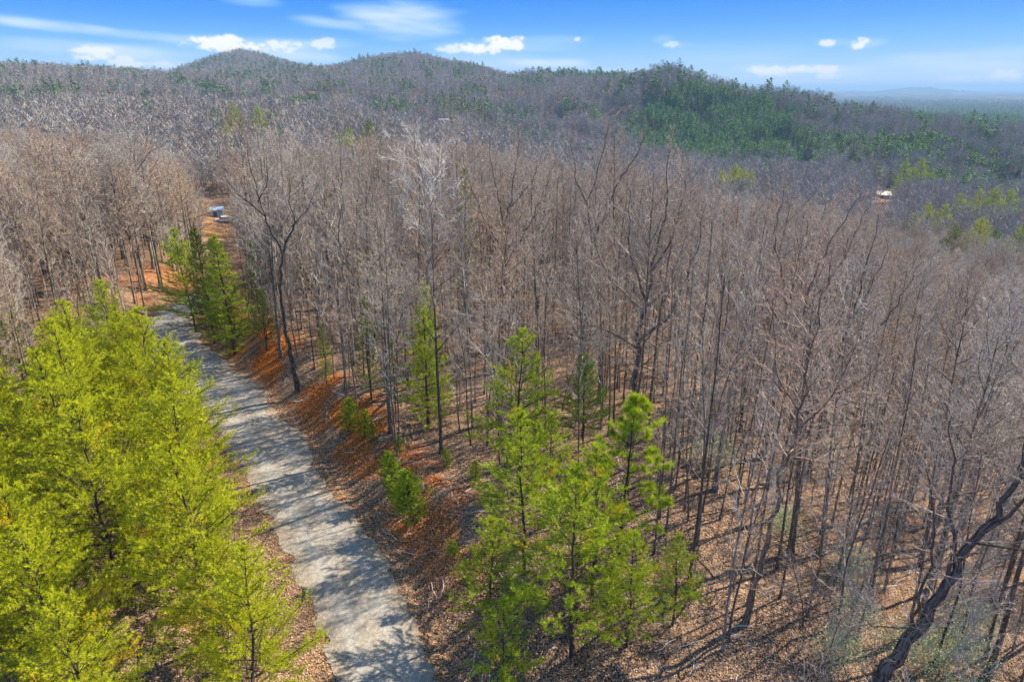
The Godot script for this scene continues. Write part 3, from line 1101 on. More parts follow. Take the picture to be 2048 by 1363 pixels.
func build_near_woods() -> void:
	var spots := []
	for l in solid_spots:
		spots.append(l)
	rng.seed = 909
	var big := []
	var small := []
	# darts, nearest first
	var r := 15.0
	while r < 76.0:
		var az := -49.0
		while az < 49.0:
			az += rad_to_deg(1.15 / r) * rng.randf_range(0.6, 1.4)
			var rr := r + rng.randf_range(-0.8, 0.8)
			var x := sin(deg_to_rad(az)) * rr
			var z := -cos(deg_to_rad(az)) * rr
			var s := drive_at(x, z)
			if rr > 62 and az > -25.0 and az < -21.8 or rr > 36 and az > -24.3 and az < -22.3:
				continue
			if rr > 34 and rr < 44 and az > -9.4 and az < -5.0:
				continue
			if absf(s.x) < 2.7 or (s.x > 0 and s.x < 4.8 and rr < 70):
				continue
			var pines_here := (s.x < 0 and s.x > -10 and z > -54) or (s.x > 0 and x < 7.0 + (z + 20) * 0.12 and z > -33)
			var q := rng.randf()
			if s.x < 0 and z > -38 and s.x > -13:
				continue
			if pines_here and q > 0.07:
				continue
			var need := 1.4 if q < 0.34 else 0.6
			var ok := true
			for o in spots:
				if Vector2(x - o.x, z - o.y).length_squared() < need * need:
					ok = false
					break
			if not ok:
				continue
			if rr < 26 and x > 6.0 and q < 0.26 and (x > 9.5 or rng.randf() < 0.5):
				continue
			if rr < 20 and rng.randf() < 0.3:
				continue
			var is_big := q < (0.34 if rr > 30 else 0.26) and not pines_here
			if not is_big and q > 0.8:
				continue
			if x > 9.0 and x < 19.0 and z > -19.6:
				continue
			spots.append(Vector2(x, z))
			(big if is_big else small).append(Vector2(x, z))
		r += 1.15
	var rest := {}
	var n := 0
	for p in big:
		var far: float = p.length()
		var at := on_land(p.x, p.y)
		var q := rng.randf()
		var kind := 0 if q < 0.32 else (1 if q < 0.41 else (2 if q < 0.96 else 3))
		var v: int = rng.randi() % bare_kinds[kind][1].size()
		var tone: int = [0, 0, 1, 1, 2, 3, 5, 0][rng.randi() % 8]
		if p.x < -18 and rng.randf() < 0.4:
			tone = 5 if rng.randf() < 0.5 else 2
		var size := rng.randf_range(0.80, 1.10) * (1.1 if p.x < -14 else 1.0)
		var turn := rng.randf() * TAU
		if n < 285:
			var words: String = ["tall bare tree", "broad bare tree", "slender bare tree", "forking bare tree"][kind]
			words = ["grey-brown ", "dark brown ", "pale grey ", "blackish ", "white ", "reddish brown "][tone] + words
			var o := plant_bare(bare_kinds[kind][1][v], at, turn, size, tone, "bare_tree", rng.randf_range(0.95, 1.08))
			tag(o, place_words(at, words), "tree", "bare trees of the near wood")
		else:
			var key := "%d/%d" % [kind, v]
			if not rest.has(key):
				rest[key] = PackedFloat32Array()
			row(rest[key], Basis(Vector3.UP, turn).scaled(Vector3(size, size, size)), at)
		n += 1
	n = 0
	var thin := {}
	for p in small:
		var at := on_land(p.x, p.y)
		var pick_kind := rng.randf()
		var kind := 2 if pick_kind < 0.52 else (0 if pick_kind < 0.88 else 1)
		var v: int = rng.randi() % sapling_kinds[kind][1].size()
		var tone: int = [0, 1, 2, 2, 3, 5][rng.randi() % 6]
		if p.length() < 34 and tone == 2 and kind != 2:
			tone = 1
		var size := rng.randf_range(0.65, 1.25)
		var turn := rng.randf() * TAU
		if n < 270:
			var words: String = ["grey-brown ", "dark brown ", "pale grey ", "blackish ", "white ", "reddish brown "][tone] + ["thin bare sapling", "low twiggy bush", "straight bare pole"][kind]
			var o := plant_bare(sapling_kinds[kind][1][v], at, turn, size, tone, ["bare_sapling", "twiggy_bush", "bare_sapling"][kind])
			tag(o, place_words(at, words), ["sapling", "bush", "sapling"][kind], "bare saplings and bushes of the near wood")
		else:
			var key := "%d/%d" % [kind, v]
			if not thin.has(key):
				thin[key] = PackedFloat32Array()
			row(thin[key], Basis(Vector3.UP, turn).scaled(Vector3(size, size, size)), at)
		n += 1
	print("near trees ", big.size(), " saplings ", small.size())
	# the wood behind them, down the slope to the valley
	r = 76.0
	rng.seed = 911
	var count := 0
	while r < 262.0:
		var gap := lerpf(2.5, 3.6, (r - 76) / 190.0)
		var az := -50.0
		while az < 50.0:
			az += rad_to_deg(gap / r) * rng.randf_range(0.6, 1.4)
			var rr := r + rng.randf_range(-0.5, 0.5) * gap
			var x := sin(deg_to_rad(az)) * rr
			var z := -cos(deg_to_rad(az)) * rr
			if not clear_of(x, z):
				continue
			var q := rng.randf()
			var kind := 0 if q < 0.45 else (1 if q < 0.62 else (2 if q < 0.95 else 3))
			var v: int = rng.randi() % mid_kinds[kind].size()
			var key := "mid%d/%d" % [kind, v]
			if not rest.has(key):
				rest[key] = PackedFloat32Array()
			var size := rng.randf_range(0.78, 1.1) * (0.6 if rng.randf() < 0.2 else 1.0)
			row(rest[key], Basis(Vector3.UP, rng.randf() * TAU).scaled(Vector3(size, size, size)), on_land(x, z))
			count += 1
		r += gap
	print("middle trees ", count)
	var woods := thing("hillside_woodland", Vector3.ZERO)
	tag(woods, "mass of leafless brown-grey trees on the slope behind the near trees", "woodland", "", "stuff")
	var tone := 0
	for key in rest:
		tone += 1
		var pick: int = [0, 1, 2, 5, 3, 0, 1, 2][tone % 8]
		if key.begins_with("mid"):
			var kv: PackedStringArray = key.substr(3).split("/")
			var sh: Array = mid_kinds[int(kv[0])][int(kv[1])]
			scatter("trunks", sh[0], rest[key], false, woods).material_override = tones[pick]
			scatter("crowns", sh[1], rest[key], false, woods).material_override = twig_tones[pick]
		else:
			var kv: PackedStringArray = key.split("/")
			var sh: Array = bare_kinds[int(kv[0])][1][int(kv[1])]
			scatter("trunks", sh[0], rest[key], false, woods).material_override = tones[pick]
			scatter("crowns", sh[1], rest[key], false, woods).material_override = twig_tones[pick]
	var under := thing("undergrowth", Vector3.ZERO)
	tag(under, "thin bare saplings crowded between the trunks further back", "undergrowth", "", "stuff")
	for key in thin:
		tone += 1
		var kv: PackedStringArray = key.split("/")
		var sh: Array = sapling_kinds[int(kv[0])][1][int(kv[1])]
		var pick: int = [0, 2, 1, 5][tone % 4]
		scatter("stems", sh[0], thin[key], false, under).material_override = tones[pick]
		scatter("crowns", sh[1], thin[key], false, under).material_override = twig_tones[pick]


var mid_kinds := []


func make_mid_kinds() -> void:
	var thin := [0.026, 0.019, 0.014, 0.012, 0.01]
	var side := [6, 4, 3, 3, 3]
	var seg := [6, 4, 3, 2, 1]
	var a := []
	for i in 3:
		a.append(bare_shapes(12.6, 0.15, spec({"thin": thin, "side": side, "seg": seg, "depth": 3, "kids": [15, 10, 9, 0, 0], "ratio": [0.31, 0.52, 0.5, 0.5, 0]}), 800 + i))
	var b := []
	for i in 3:
		b.append(bare_shapes(11.8, 0.19, spec({"thin": thin, "side": side, "seg": seg, "depth": 3, "kids": [13, 10, 9, 0, 0], "from": [0.36, 0.2, 0.12, 0.1, 0], "ratio": [0.44, 0.5, 0.46, 0.48, 0], "wander": [0.07, 0.16, 0.18, 0.2, 0.2], "up": [0.02, 0.14, 0.08, 0.05, 0.04]}), 810 + i))
	var c := []
	for i in 2:
		c.append(bare_shapes(11.4, 0.08, spec({"thin": thin, "side": side, "seg": seg, "depth": 3, "kids": [20, 7, 6, 0, 0], "ratio": [0.22, 0.5, 0.5, 0.5, 0]}), 820 + i))
	var d := []
	for i in 2:
		d.append(bare_shapes(9.6, 0.13, spec({"thin": thin, "side": side, "seg": seg, "depth": 3, "kids": [8, 9, 7, 0, 0], "from": [0.3, 0.25, 0.12, 0.1, 0], "angle": [26, 38, 40, 38, 0], "ratio": [0.68, 0.36, 0.48, 0.5, 0], "peak": 0.2, "slim": 0.5}), 830 + i, 0.06))
	mid_kinds = [a, b, c, d]


# ------------------------------------------------------------------ trees one can point to
var solid_spots := []


func mark(phrase: String, p: Vector3) -> void:
	var s := seen(p)
	landmarks.append([phrase, s.x, s.z])
	solid_spots.append(Vector2(p.x, p.z))


func V(x: float, y: float, z := 0.0) -> Vector3:
	return Vector3(x, y, z)


func build_marked_trees() -> void:
	var s := spec({"kids": [0, 17, 8, 6, 0], "angle": [0, 46, 42, 38, 0], "ratio": [0, 0.34, 0.5, 0.5, 0], "wander": [0, 0.14, 0.16, 0.18, 0.2]})
	var p := on_land(-14.8, -43.3)
	drawn_tree("dark_forked_tree", p, [
		[[V(0, -0.4), V(-0.3, 3), V(-0.5, 6.2), V(-0.2, 8.6), V(-0.05, 9.6), V(-0.6, 11.4), V(-1.1, 13.6, 0.4), V(-1.25, 16.2, 0.6)], 0.30, 0.03, 0.62],
		[[V(-0.05, 9.4), V(0.35, 10.6, -0.3), V(0.8, 11.8, -0.6), V(0.55, 13.2, -0.9), V(0.7, 14.6, -1.0)], 0.14, 0.02, 0.3],
		[[V(-0.8, 12.0), V(-1.5, 12.9, 0.6), V(-2.1, 13.6, 0.9), V(-2.7, 14.8, 1.0)], 0.07, 0.015, 0.25],
		[[V(-1.05, 13.0, 0.3), V(-0.2, 14.3, 0.8), V(0.1, 15.8, 0.9)], 0.07, 0.015, 0.2],
		[[V(0.6, 11.3, -0.4), V(1.6, 12.4, -1.2), V(2.3, 14.0, -1.5)], 0.06, 0.015, 0.2]], 3,
		"tall dark bare tree on the clay bank, its trunk forking high up", s, 31)
	mark("the dark forked tree on the bank", p)
	p = on_land(-5.5, -42.8)
	var fan := []
	fan.append([[V(0, -0.4), V(0.1, 4), V(0.1, 8), V(0.15, 11), V(0.1, 13.5), V(0.2, 16.0)], 0.19, 0.02, 0.55])
	for i in 7:
		var a := i * 2.4
		var y := 8.0 + i * 0.8
		fan.append([[V(0.1, y), V(0.1 + cos(a) * 0.8, y + 1.5, sin(a) * 0.8), V(0.1 + cos(a) * 1.6, y + 3.4, sin(a) * 1.5), V(0.1 + cos(a) * 2.0, minf(y + 5.0, 15.6), sin(a) * 1.9)], 0.07, 0.014, 0.15])
	drawn_tree("white_limbed_tree", p, fan, 4, "straight bare tree with whitish limbs fanning upward behind the narrow pine", spec({"kids": [0, 13, 7, 5, 0], "angle": [0, 46, 42, 38, 0], "ratio": [0, 0.34, 0.5, 0.5, 0], "thin": [0.016, 0.013, 0.01, 0.0075, 0.006], "dim": 0.78}), 32)
	mark("the white-limbed tree", p)
	p = on_land(6.1, -32.7)
	drawn_tree("crooked_tree", p, [
		[[V(0, -0.4), V(0.25, 2.6), V(0.38, 5.0), V(0.30, 6.4), V(0.7, 8.2), V(0.75, 10.0, 0.2), V(1.1, 12.4, 0.5), V(1.0, 15.6, 0.8)], 0.30, 0.03, 0.5],
		[[V(0.34, 6.0), V(1.1, 6.5, -0.4), V(2.1, 7.3, -0.8), V(2.7, 8.9, -1.0), V(3.3, 11.0, -1.1), V(3.4, 12.8, -1.2)], 0.17, 0.02, 0.3],
		[[V(0.36, 5.6), V(-0.4, 6.2, 0.6), V(-1.5, 7.0, 1.0), V(-2.6, 7.4, 1.3), V(-3.4, 8.4, 1.5)], 0.08, 0.015, 0.2],
		[[V(0.65, 8.0), V(0.0, 9.6, 0.5), V(-0.6, 11.4, 0.9), V(-0.7, 13.8, 1.1)], 0.11, 0.02, 0.2],
		[[V(0.75, 9.8, 0.2), V(1.7, 11.2, -0.5), V(2.2, 13.4, -0.8), V(2.1, 15.0, -1.0)], 0.09, 0.02, 0.2],
		[[V(0.6, 7.6), V(-0.7, 8.6, -0.8), V(-1.7, 10.2, -1.4), V(-2.0, 12.2, -1.6)], 0.08, 0.02, 0.2],
		[[V(0.36, 5.0), V(1.0, 4.9, 0.7), V(2.0, 5.3, 1.2)], 0.05, 0.015, 0.3]], 1,
		"large crooked bare tree with a thick trunk and wide forking boughs", spec({"kids": [0, 17, 8, 6, 0], "angle": [0, 48, 42, 38, 0], "ratio": [0, 0.36, 0.5, 0.5, 0], "wander": [0, 0.17, 0.18, 0.2, 0.2]}), 33)
	mark("the large crooked tree", p)
	p = on_land(12.1, -17.9)
	drawn_tree("leaning_tree", p, [
		[[V(0, -0.4), V(0.8, 2.1), V(1.5, 3.9), V(2.3, 5.9, -0.2), V(3.0, 7.6, -0.3), V(3.6, 9.3, -0.4), V(4.4, 10.9, -0.5), V(5.2, 12.6, -0.5)], 0.42, 0.05, 0.4],
		[[V(1.1, 2.9), V(0.8, 4.6, 0.4), V(0.75, 6.4, 0.6), V(0.3, 8.4, 0.9), V(-0.3, 10.0, 1.0)], 0.10, 0.02, 0.3],
		[[V(1.9, 4.9), V(2.05, 6.4, -0.3), V(1.7, 8.0, -0.6), V(1.6, 9.6, -0.8), V(1.2, 11.2, -1.0)], 0.11, 0.02, 0.3],
		[[V(2.8, 7.1, -0.2), V(3.1, 8.6, 0.4), V(2.8, 10.4, 0.8), V(3.0, 12.0, 0.9)], 0.09, 0.02, 0.25],
		[[V(3.6, 9.3, -0.4), V(3.7, 10.6, -0.8), V(4.0, 12.0, -1.0), V(3.9, 13.2, -1.1)], 0.09, 0.02, 0.25],
		[[V(1.4, 3.6), V(0.2, 4.4, 1.0), V(-1.2, 5.0, 1.6), V(-2.4, 6.2, 2.0)], 0.05, 0.012, 0.2],
		[[V(2.6, 6.6, -0.3), V(4.1, 7.0, 0.6), V(5.4, 7.6, 1.2)], 0.06, 0.015, 0.2]], 3,
		"thick mottled bare trunk leaning far over to the right, upright grey limbs on it", spec({"kids": [0, 13, 7, 5, 0], "ratio": [0, 0.34, 0.5, 0.5, 0], "wander": [0, 0.18, 0.2, 0.2, 0.2]}), 34)
	mark("the leaning trunk", p)
	p = on_land(8.7, -20.3)
	drawn_tree("brown_pole_tree", p, [
		[[V(0, -0.4), V(0.3, 3), V(0.55, 6), V(0.8, 9.5), V(1.0, 13.6)], 0.17, 0.02, 0.5],
		[[V(0.7, 8.0), V(1.5, 9.4, 0.4), V(1.9, 11.4, 0.6)], 0.05, 0.012, 0.2],
		[[V(0.75, 8.8), V(0.0, 10.2, -0.5), V(-0.2, 12.4, -0.8)], 0.05, 0.012, 0.2]], 5,
		"straight reddish brown bare tree left of the leaning trunk", s, 35)
	mark("the straight reddish trunk", p)
	p = on_land(-41.0, -76.0)
	var old := []
	old.append([[V(0, -0.4), V(0.1, 4), V(-0.2, 8), V(0.1, 11), V(0.0, 14), V(-0.6, 17.0)], 0.24, 0.03, 0.6])
	old.append([[V(0.0, 10.6), V(1.2, 12.0), V(2.4, 13.0, 0.4), V(3.8, 13.6, 0.5), V(5.0, 15.2, 0.6)], 0.10, 0.02, 0.3])
	old.append([[V(-0.1, 9.6), V(-1.2, 11.6, -0.5), V(-2.4, 13.0, -0.8), V(-2.9, 15.4, -1.0)], 0.10, 0.02, 0.3])
	old.append([[V(0.1, 12.0), V(0.8, 14.0, 0.4), V(1.7, 15.8, 0.6), V(2.7, 16.8, 0.7)], 0.09, 0.02, 0.2])
	old.append([[V(0.0, 12.8), V(-0.9, 14.6, 0.6), V(-1.5, 16.6, 0.9)], 0.08, 0.02, 0.2])
	drawn_tree("round_crowned_tree", p, old, 2, "pale bare tree with curved limbs beyond the bend of the drive", s, 36)
	mark("the pale round-crowned tree beyond the bend", p)
	p = on_land(5.9, -52.1)
	drawn_tree("dark_v_tree", p, [
		[[V(0, -0.4), V(0.1, 4), V(0.2, 7.4), V(-0.1, 10.4), V(0.6, 13.2), V(1.2, 16.4)], 0.26, 0.03, 0.5],
		[[V(0.2, 7.0), V(1.0, 9.4, 0.3), V(2.0, 12.0, 0.5), V(3.4, 14.6, 0.7), V(4.0, 16.2, 0.8)], 0.16, 0.02, 0.3],
		[[V(0.0, 10.0), V(-1.0, 12.0, -0.5), V(-1.4, 14.6, -0.8), V(-1.3, 16.0, -0.9)], 0.10, 0.02, 0.25]], 3,
		"dark bare tree splitting into a tall V, crown against the far hill", s, 37)
	mark("the dark V-shaped tree", p)
	p = on_land(-0.7, -44.2)
	drawn_tree("brown_crowned_tree", p, [
		[[V(0, -0.4), V(0.0, 4), V(0.2, 8), V(0.4, 11), V(0.9, 13.6), V(1.2, 16.4)], 0.27, 0.03, 0.45],
		[[V(0.2, 7.6), V(1.2, 9.4, 0.5), V(2.4, 11.8, 0.9), V(3.4, 14.6, 1.2)], 0.14, 0.02, 0.25],
		[[V(0.2, 8.4), V(-1.0, 10.4, -0.5), V(-2.0, 12.8, -0.9), V(-2.5, 15.0, -1.1)], 0.12, 0.02, 0.25],
		[[V(0.3, 9.6), V(0.0, 11.8, 0.9), V(-0.5, 14.0, 1.4), V(-0.6, 16.0, 1.6)], 0.09, 0.02, 0.2],
		[[V(0.5, 11.4), V(2.0, 13.0, -0.7), V(2.8, 15.2, -1.1)], 0.09, 0.02, 0.2]], 5,
		"bare tree with a dense reddish brown crown in the middle of the wood", spec({"kids": [0, 13, 8, 6, 0], "ratio": [0, 0.36, 0.5, 0.5, 0]}), 38)
	mark("the dense brown-crowned tree", p)
	p = on_land(14.1, -33.9)
	drawn_tree("curved_limb_tree", p, [
		[[V(0, -0.4), V(0.2, 3), V(0.4, 5.5), V(0.3, 8), V(-0.1, 10.2), V(-0.9, 12.6), V(-0.8, 15.2)], 0.24, 0.03, 0.45],
		[[V(0.4, 5.6), V(0.9, 8.0, 0.3), V(1.0, 10.2, 0.5), V(1.6, 12.6, 0.7), V(2.6, 15.0, 0.8)], 0.15, 0.02, 0.3],
		[[V(0.3, 7.8), V(-1.0, 9.4, 0.5), V(-1.7, 11.2, 0.8), V(-1.9, 14.0, 0.9)], 0.10, 0.02, 0.25],
		[[V(0.9, 8.6, 0.3), V(2.0, 9.8, -0.4), V(3.2, 11.8, -0.7), V(4.0, 14.0, -0.9)], 0.10, 0.02, 0.25]], 5,
		"bare tree of several curving brown limbs among the right-hand trees", s, 39)
	mark("the tree of curving brown limbs", p)
	p = on_land(16.7, -33.5)
	drawn_tree("dark_mast_tree", p, [
		[[V(0, -0.4), V(0.2, 4), V(0.6, 8), V(1.0, 11), V(1.3, 14.8)], 0.19, 0.02, 0.4],
		[[V(0.4, 6.0), V(1.3, 7.6, 0.3), V(2.6, 10.2, 0.6), V(3.3, 12.6, 0.8)], 0.10, 0.015, 0.25],
		[[V(0.8, 9.0), V(1.8, 11.0, -0.4), V(2.4, 13.4, -0.7)], 0.07, 0.015, 0.2],
		[[V(0.7, 8.4), V(-0.3, 10.6, -0.4), V(-0.5, 13.0, -0.6)], 0.07, 0.015, 0.2]], 3,
		"straight dark bare tree with steep limbs right of the curving brown limbs", s, 40)
	mark("the straight dark tree", p)
	p = on_land(-0.1, -32.1)
	var clump := []
	for i in 6:
		var a := i * 1.05
		clump.append([[V(cos(a) * 0.25, -0.3, sin(a) * 0.25), V(cos(a) * 0.5 - 0.2, 3, sin(a) * 0.5), V(cos(a) * 0.9 - 0.4, 6, sin(a) * 0.9), V(cos(a) * 1.2 - 0.7, 8.6 + (i % 3), sin(a) * 1.2)], 0.05, 0.012, 0.3])
	drawn_tree("pale_stem_clump", p, clump, 2, "clump of thin whitish bare stems behind the centre pines", spec({"kids": [0, 8, 5, 4, 0], "angle": [0, 52, 42, 38, 0], "ratio": [0, 0.36, 0.5, 0.5, 0]}), 41)
	mark("the clump of whitish stems", p)
	p = on_land(-11.3, -45.1)
	drawn_tree("brown_twin_tree", p, [
		[[V(0, -0.4), V(0.0, 5), V(-0.2, 9), V(0.2, 12), V(0.4, 16.2)], 0.17, 0.02, 0.45],
		[[V(-0.1, 7.4), V(0.9, 9.6, 0.4), V(1.5, 12.4, 0.6), V(1.7, 14.6, 0.6)], 0.08, 0.015, 0.25],
		[[V(-0.1, 8.6), V(-1.1, 10.6, -0.4), V(-1.5, 13.4, -0.6)], 0.08, 0.015, 0.25]], 0,
		"grey-brown bare tree with two upright side limbs just right of the dark forked tree", s, 42)
	mark("the tree with two side limbs", p)
	p = on_land(-24.6, -40.0)
	drawn_tree("bare_sapling", p, [
		[[V(0, -0.3), V(-0.1, 1.8), V(-0.25, 3.6), V(-0.5, 6.4)], 0.06, 0.01, 0.25],
		[[V(-0.1, 1.6), V(0.8, 2.6, 0.2), V(1.5, 4.2, 0.3)], 0.03, 0.008, 0.2]], 2,
		"pale bare sapling rising in front of the roadside pines at the bend", spec({"kids": [0, 7, 4, 3, 0]}), 43, "bare saplings and bushes of the near wood")
	mark("the roadside pine tops", p)
	p = on_land(27.9, -29.8)
	drawn_tree("grey_edge_tree", p, [
		[[V(0, -0.4), V(-0.2, 3), V(0.1, 6), V(0.5, 9), V(0.4, 13.6)], 0.22, 0.02, 0.35],
		[[V(-0.1, 4.6), V(-1.1, 6.6, 0.6), V(-1.8, 9.0, 1.0), V(-1.9, 11.8, 1.2)], 0.12, 0.02, 0.25],
		[[V(0.2, 6.4), V(1.2, 8.4, -0.4), V(2.2, 10.6, -0.7), V(2.4, 12.8, -0.8)], 0.10, 0.02, 0.25]], 2,
		"grey bare tree with rising limbs at the right edge of the wood", s, 44)
	mark("the grey tree at the right edge", p)
	p = on_land(-38.0, -46.0)
	drawn_tree("grey_slope_tree", p, [
		[[V(0, -0.4), V(0.2, 4), V(0.1, 8), V(-0.2, 11), V(0.2, 14.6)], 0.20, 0.02, 0.4],
		[[V(0.1, 6.4), V(1.3, 8.0, 0.6), V(2.4, 10.4, 0.8), V(2.9, 12.8, 0.9)], 0.09, 0.02, 0.2],
		[[V(0.1, 7.6), V(-1.3, 9.4, -0.5), V(-2.3, 11.8, -0.8)], 0.09, 0.02, 0.2]], 2,
		"pale grey bare tree on the left slope behind the roadside pines", s, 45)
	mark("the pale tree on the left slope", p)


func build_pines() -> void:
	var young := []
	for i in 4:
		young.append(pine_shapes({"h": 7.6, "r": 0.09, "spread": 3.25, "whorls": 18, "per": 5, "low": 0.07, "angle": 14, "needles": 13, "long": 0.125, "wide": 0.0155, "gap": 0.125, "shoot": 0.85, "pitch": 0.10, "fall": 0.68, "yellow": 0.02, "bare": 0.22, "bend": 1.4}, 900 + i))
	var mid := []
	for i in 3:
		mid.append(pine_shapes({"h": 7.0, "r": 0.08, "spread": 2.5, "whorls": 15, "per": 5, "low": 0.11, "angle": 8, "needles": 15, "long": 0.12, "wide": 0.0165, "gap": 0.13, "shoot": 0.8, "pitch": 0.10, "yellow": 0.06, "bare": 0.28, "dead": 0.06}, 920 + i))
	var long := [pine_shapes({"h": 6.8, "r": 0.08, "spread": 2.2, "whorls": 10, "per": 5, "low": 0.2, "angle": 22, "needles": 34, "long": 0.24, "wide": 0.018, "bare": 0.45, "gap": 0.34, "pitch": 0.2, "shoot": 0.45}, 930)]
	var narrow := []
	for i in 2:
		narrow.append(pine_shapes({"h": 8.6, "r": 0.085, "spread": 1.55, "whorls": 20, "per": 5, "low": 0.1, "angle": 10, "needles": 9, "long": 0.12, "wide": 0.02, "gap": 0.16, "shoot": 0.6, "bare": 0.2, "yellow": 0.08, "bend": 0.7}, 940 + i))
	var full := [pine_shapes({"h": 8.2, "r": 0.09, "spread": 1.75, "whorls": 22, "per": 6, "low": 0.05, "angle": 12, "needles": 10, "long": 0.13, "wide": 0.022, "gap": 0.12, "shoot": 0.65, "pitch": 0.1, "fall": 0.6, "bare": 0.12}, 945)]
	var sparse := [pine_shapes({"h": 14.5, "r": 0.14, "spread": 1.7, "whorls": 26, "per": 4, "low": 0.26, "angle": 6, "needles": 9, "long": 0.12, "wide": 0.02, "bare": 0.3, "gap": 0.4}, 950)]
	var cedar := []
	for i in 2:
		cedar.append(pine_shapes({"h": 2.2, "r": 0.03, "spread": 1.0, "whorls": 14, "per": 5, "low": 0.04, "angle": 40, "needles": 9, "long": 0.08, "wide": 0.016, "bare": 0.1, "gap": 0.09, "shoot": 0.32, "pitch": 0.07}, 960 + i))
	# left verge, near to far: x, z, size, shape, colour, wording
	var left := [
		[-11.4, -20.4, 1.0, 0, "needle_yellow", "yellow-green young pine with its dark trunk showing, nearest the drive at the bottom"],
		[-16.2, -22.6, 1.06, 1, "needle_yellow", "yellow-green young pine with a bent grey trunk, behind and left of the nearest one"],
		[-15.6, -18.6, 0.85, 2, "needle_yellow", "dense yellow-green young pine at the bottom edge, left of the nearest trunk"],
		[-19.8, -20.6, 1.02, 3, "needle_yellow", "yellow-green young pine in the bottom corner beside the frame edge"],
		[-8.6, -17.2, 0.8, 2, "needle_yellow", "low yellow-green pine at the bottom edge next to the gravel"],
		[-13.0, -15.6, 0.8, 3, "needle_yellow", "yellow-green pine whose top just shows at the bottom edge"],
		[-14.8, -26.2, 1.0, 2, "needle_yellow", "young pine reaching toward the gravel, second from the bottom along the drive"],
		[-19.8, -26.8, 1.1, 0, "needle_yellow", "tall yellow-green pine in the middle of the left pine stand"],
		[-24.6, -25.8, 1.0, 1, "needle_yellow", "yellow-green pine with thin bare top shoots on the stand's outer side"],
		[-17.0, -30.8, 0.98, 3, "needle_yellow", "young pine beside the drive opposite the clay bank, third along the verge"],
		[-22.2, -31.6, 1.12, 2, "needle_yellow", "bushy yellow-green pine behind the third verge pine"],
		[-27.2, -31.4, 0.95, 0, "needle_yellow", "thin yellow-green pine at the outer edge of the stand, among bare twigs"],
		[-20.4, -35.8, 1.0, 1, "needle_yellow", "young pine beside the drive where dark shadows cross it, fourth along the verge"],
		[-25.4, -36.6, 1.05, 3, "needle_yellow", "yellow-green pine behind the fourth verge pine"],
		[-24.6, -40.6, 0.85, 0, "needle_yellow", "young pine fifth along the verge, near the pale sapling"],
		[-29.2, -41.0, 0.8, 2, "needle_yellow", "yellow-green pine on the outer side near the far end of the stand"],
		[-27.6, -43.8, 0.95, 1, "needle_green", "green pine with the highest top, at the far end of the left stand"],
		[-31.6, -49.5, 0.55, 3, "needle_green", "last green pine of the left stand, next to the bend"],
		[-31.0, -36.4, 0.9, 1, "needle_dull", "sparse olive pine standing apart in the bare wood left of the stand"],
		[-34.0, -42.5, 0.9, 2, "needle_dull", "sparse olive pine furthest out in the left wood"],
		[-13.6, -23.2, 0.8, 3, "needle_yellow", "low yellow-green pine filling the gap between the nearest pine and the second verge pine"],
		[-17.4, -20.0, 0.9, 1, "needle_yellow", "yellow-green pine behind the nearest trunk, toward the corner"],
		[-22.0, -23.6, 0.95, 0, "needle_yellow", "yellow-green pine mid-stand, between the corner pine and the tall one"],
		[-17.6, -27.8, 0.85, 1, "needle_yellow", "small yellow-green pine tucked behind the second verge pine"],
		[-24.4, -28.9, 0.95, 3, "needle_yellow", "yellow-green pine on the left of the stand, beside the tall middle one"],
		[-19.6, -33.2, 0.85, 0, "needle_yellow", "yellow-green pine between the third and fourth verge pines"],
		[-24.4, -34.0, 0.9, 2, "needle_yellow", "yellow-green pine left of the bushy one behind the third verge pine"],
		[-23.0, -38.2, 0.8, 3, "needle_yellow", "yellow-green pine between the fourth and fifth verge pines"],
		[-27.0, -38.8, 0.85, 1, "needle_yellow", "yellow-green pine in the narrow far part of the stand, left side"],
		[-26.0, -42.0, 0.75, 2, "needle_yellow", "yellow-green pine below the highest green top"],
		[-10.2, -19.0, 0.7, 3, "needle_yellow", "low yellow-green pine at the gravel's edge right of the nearest trunk"],
		[-23.6, -21.6, 1.0, 2, "needle_yellow", "yellow-green pine cut by the left frame edge near the bottom"],
		[-28.6, -27.6, 0.9, 3, "needle_yellow", "yellow-green pine cut by the left frame edge above the bottom corner"]]
	for a in left:
		var at := on_land(a[0], a[1])
		plant_pine("young_pine", young[a[3]], at, a[0] * 3.7 + a[1], a[2] * 1.1, a[4], a[5], "pine tree", "young pines along the left verge")
		solid_spots.append(Vector2(a[0], a[1]))
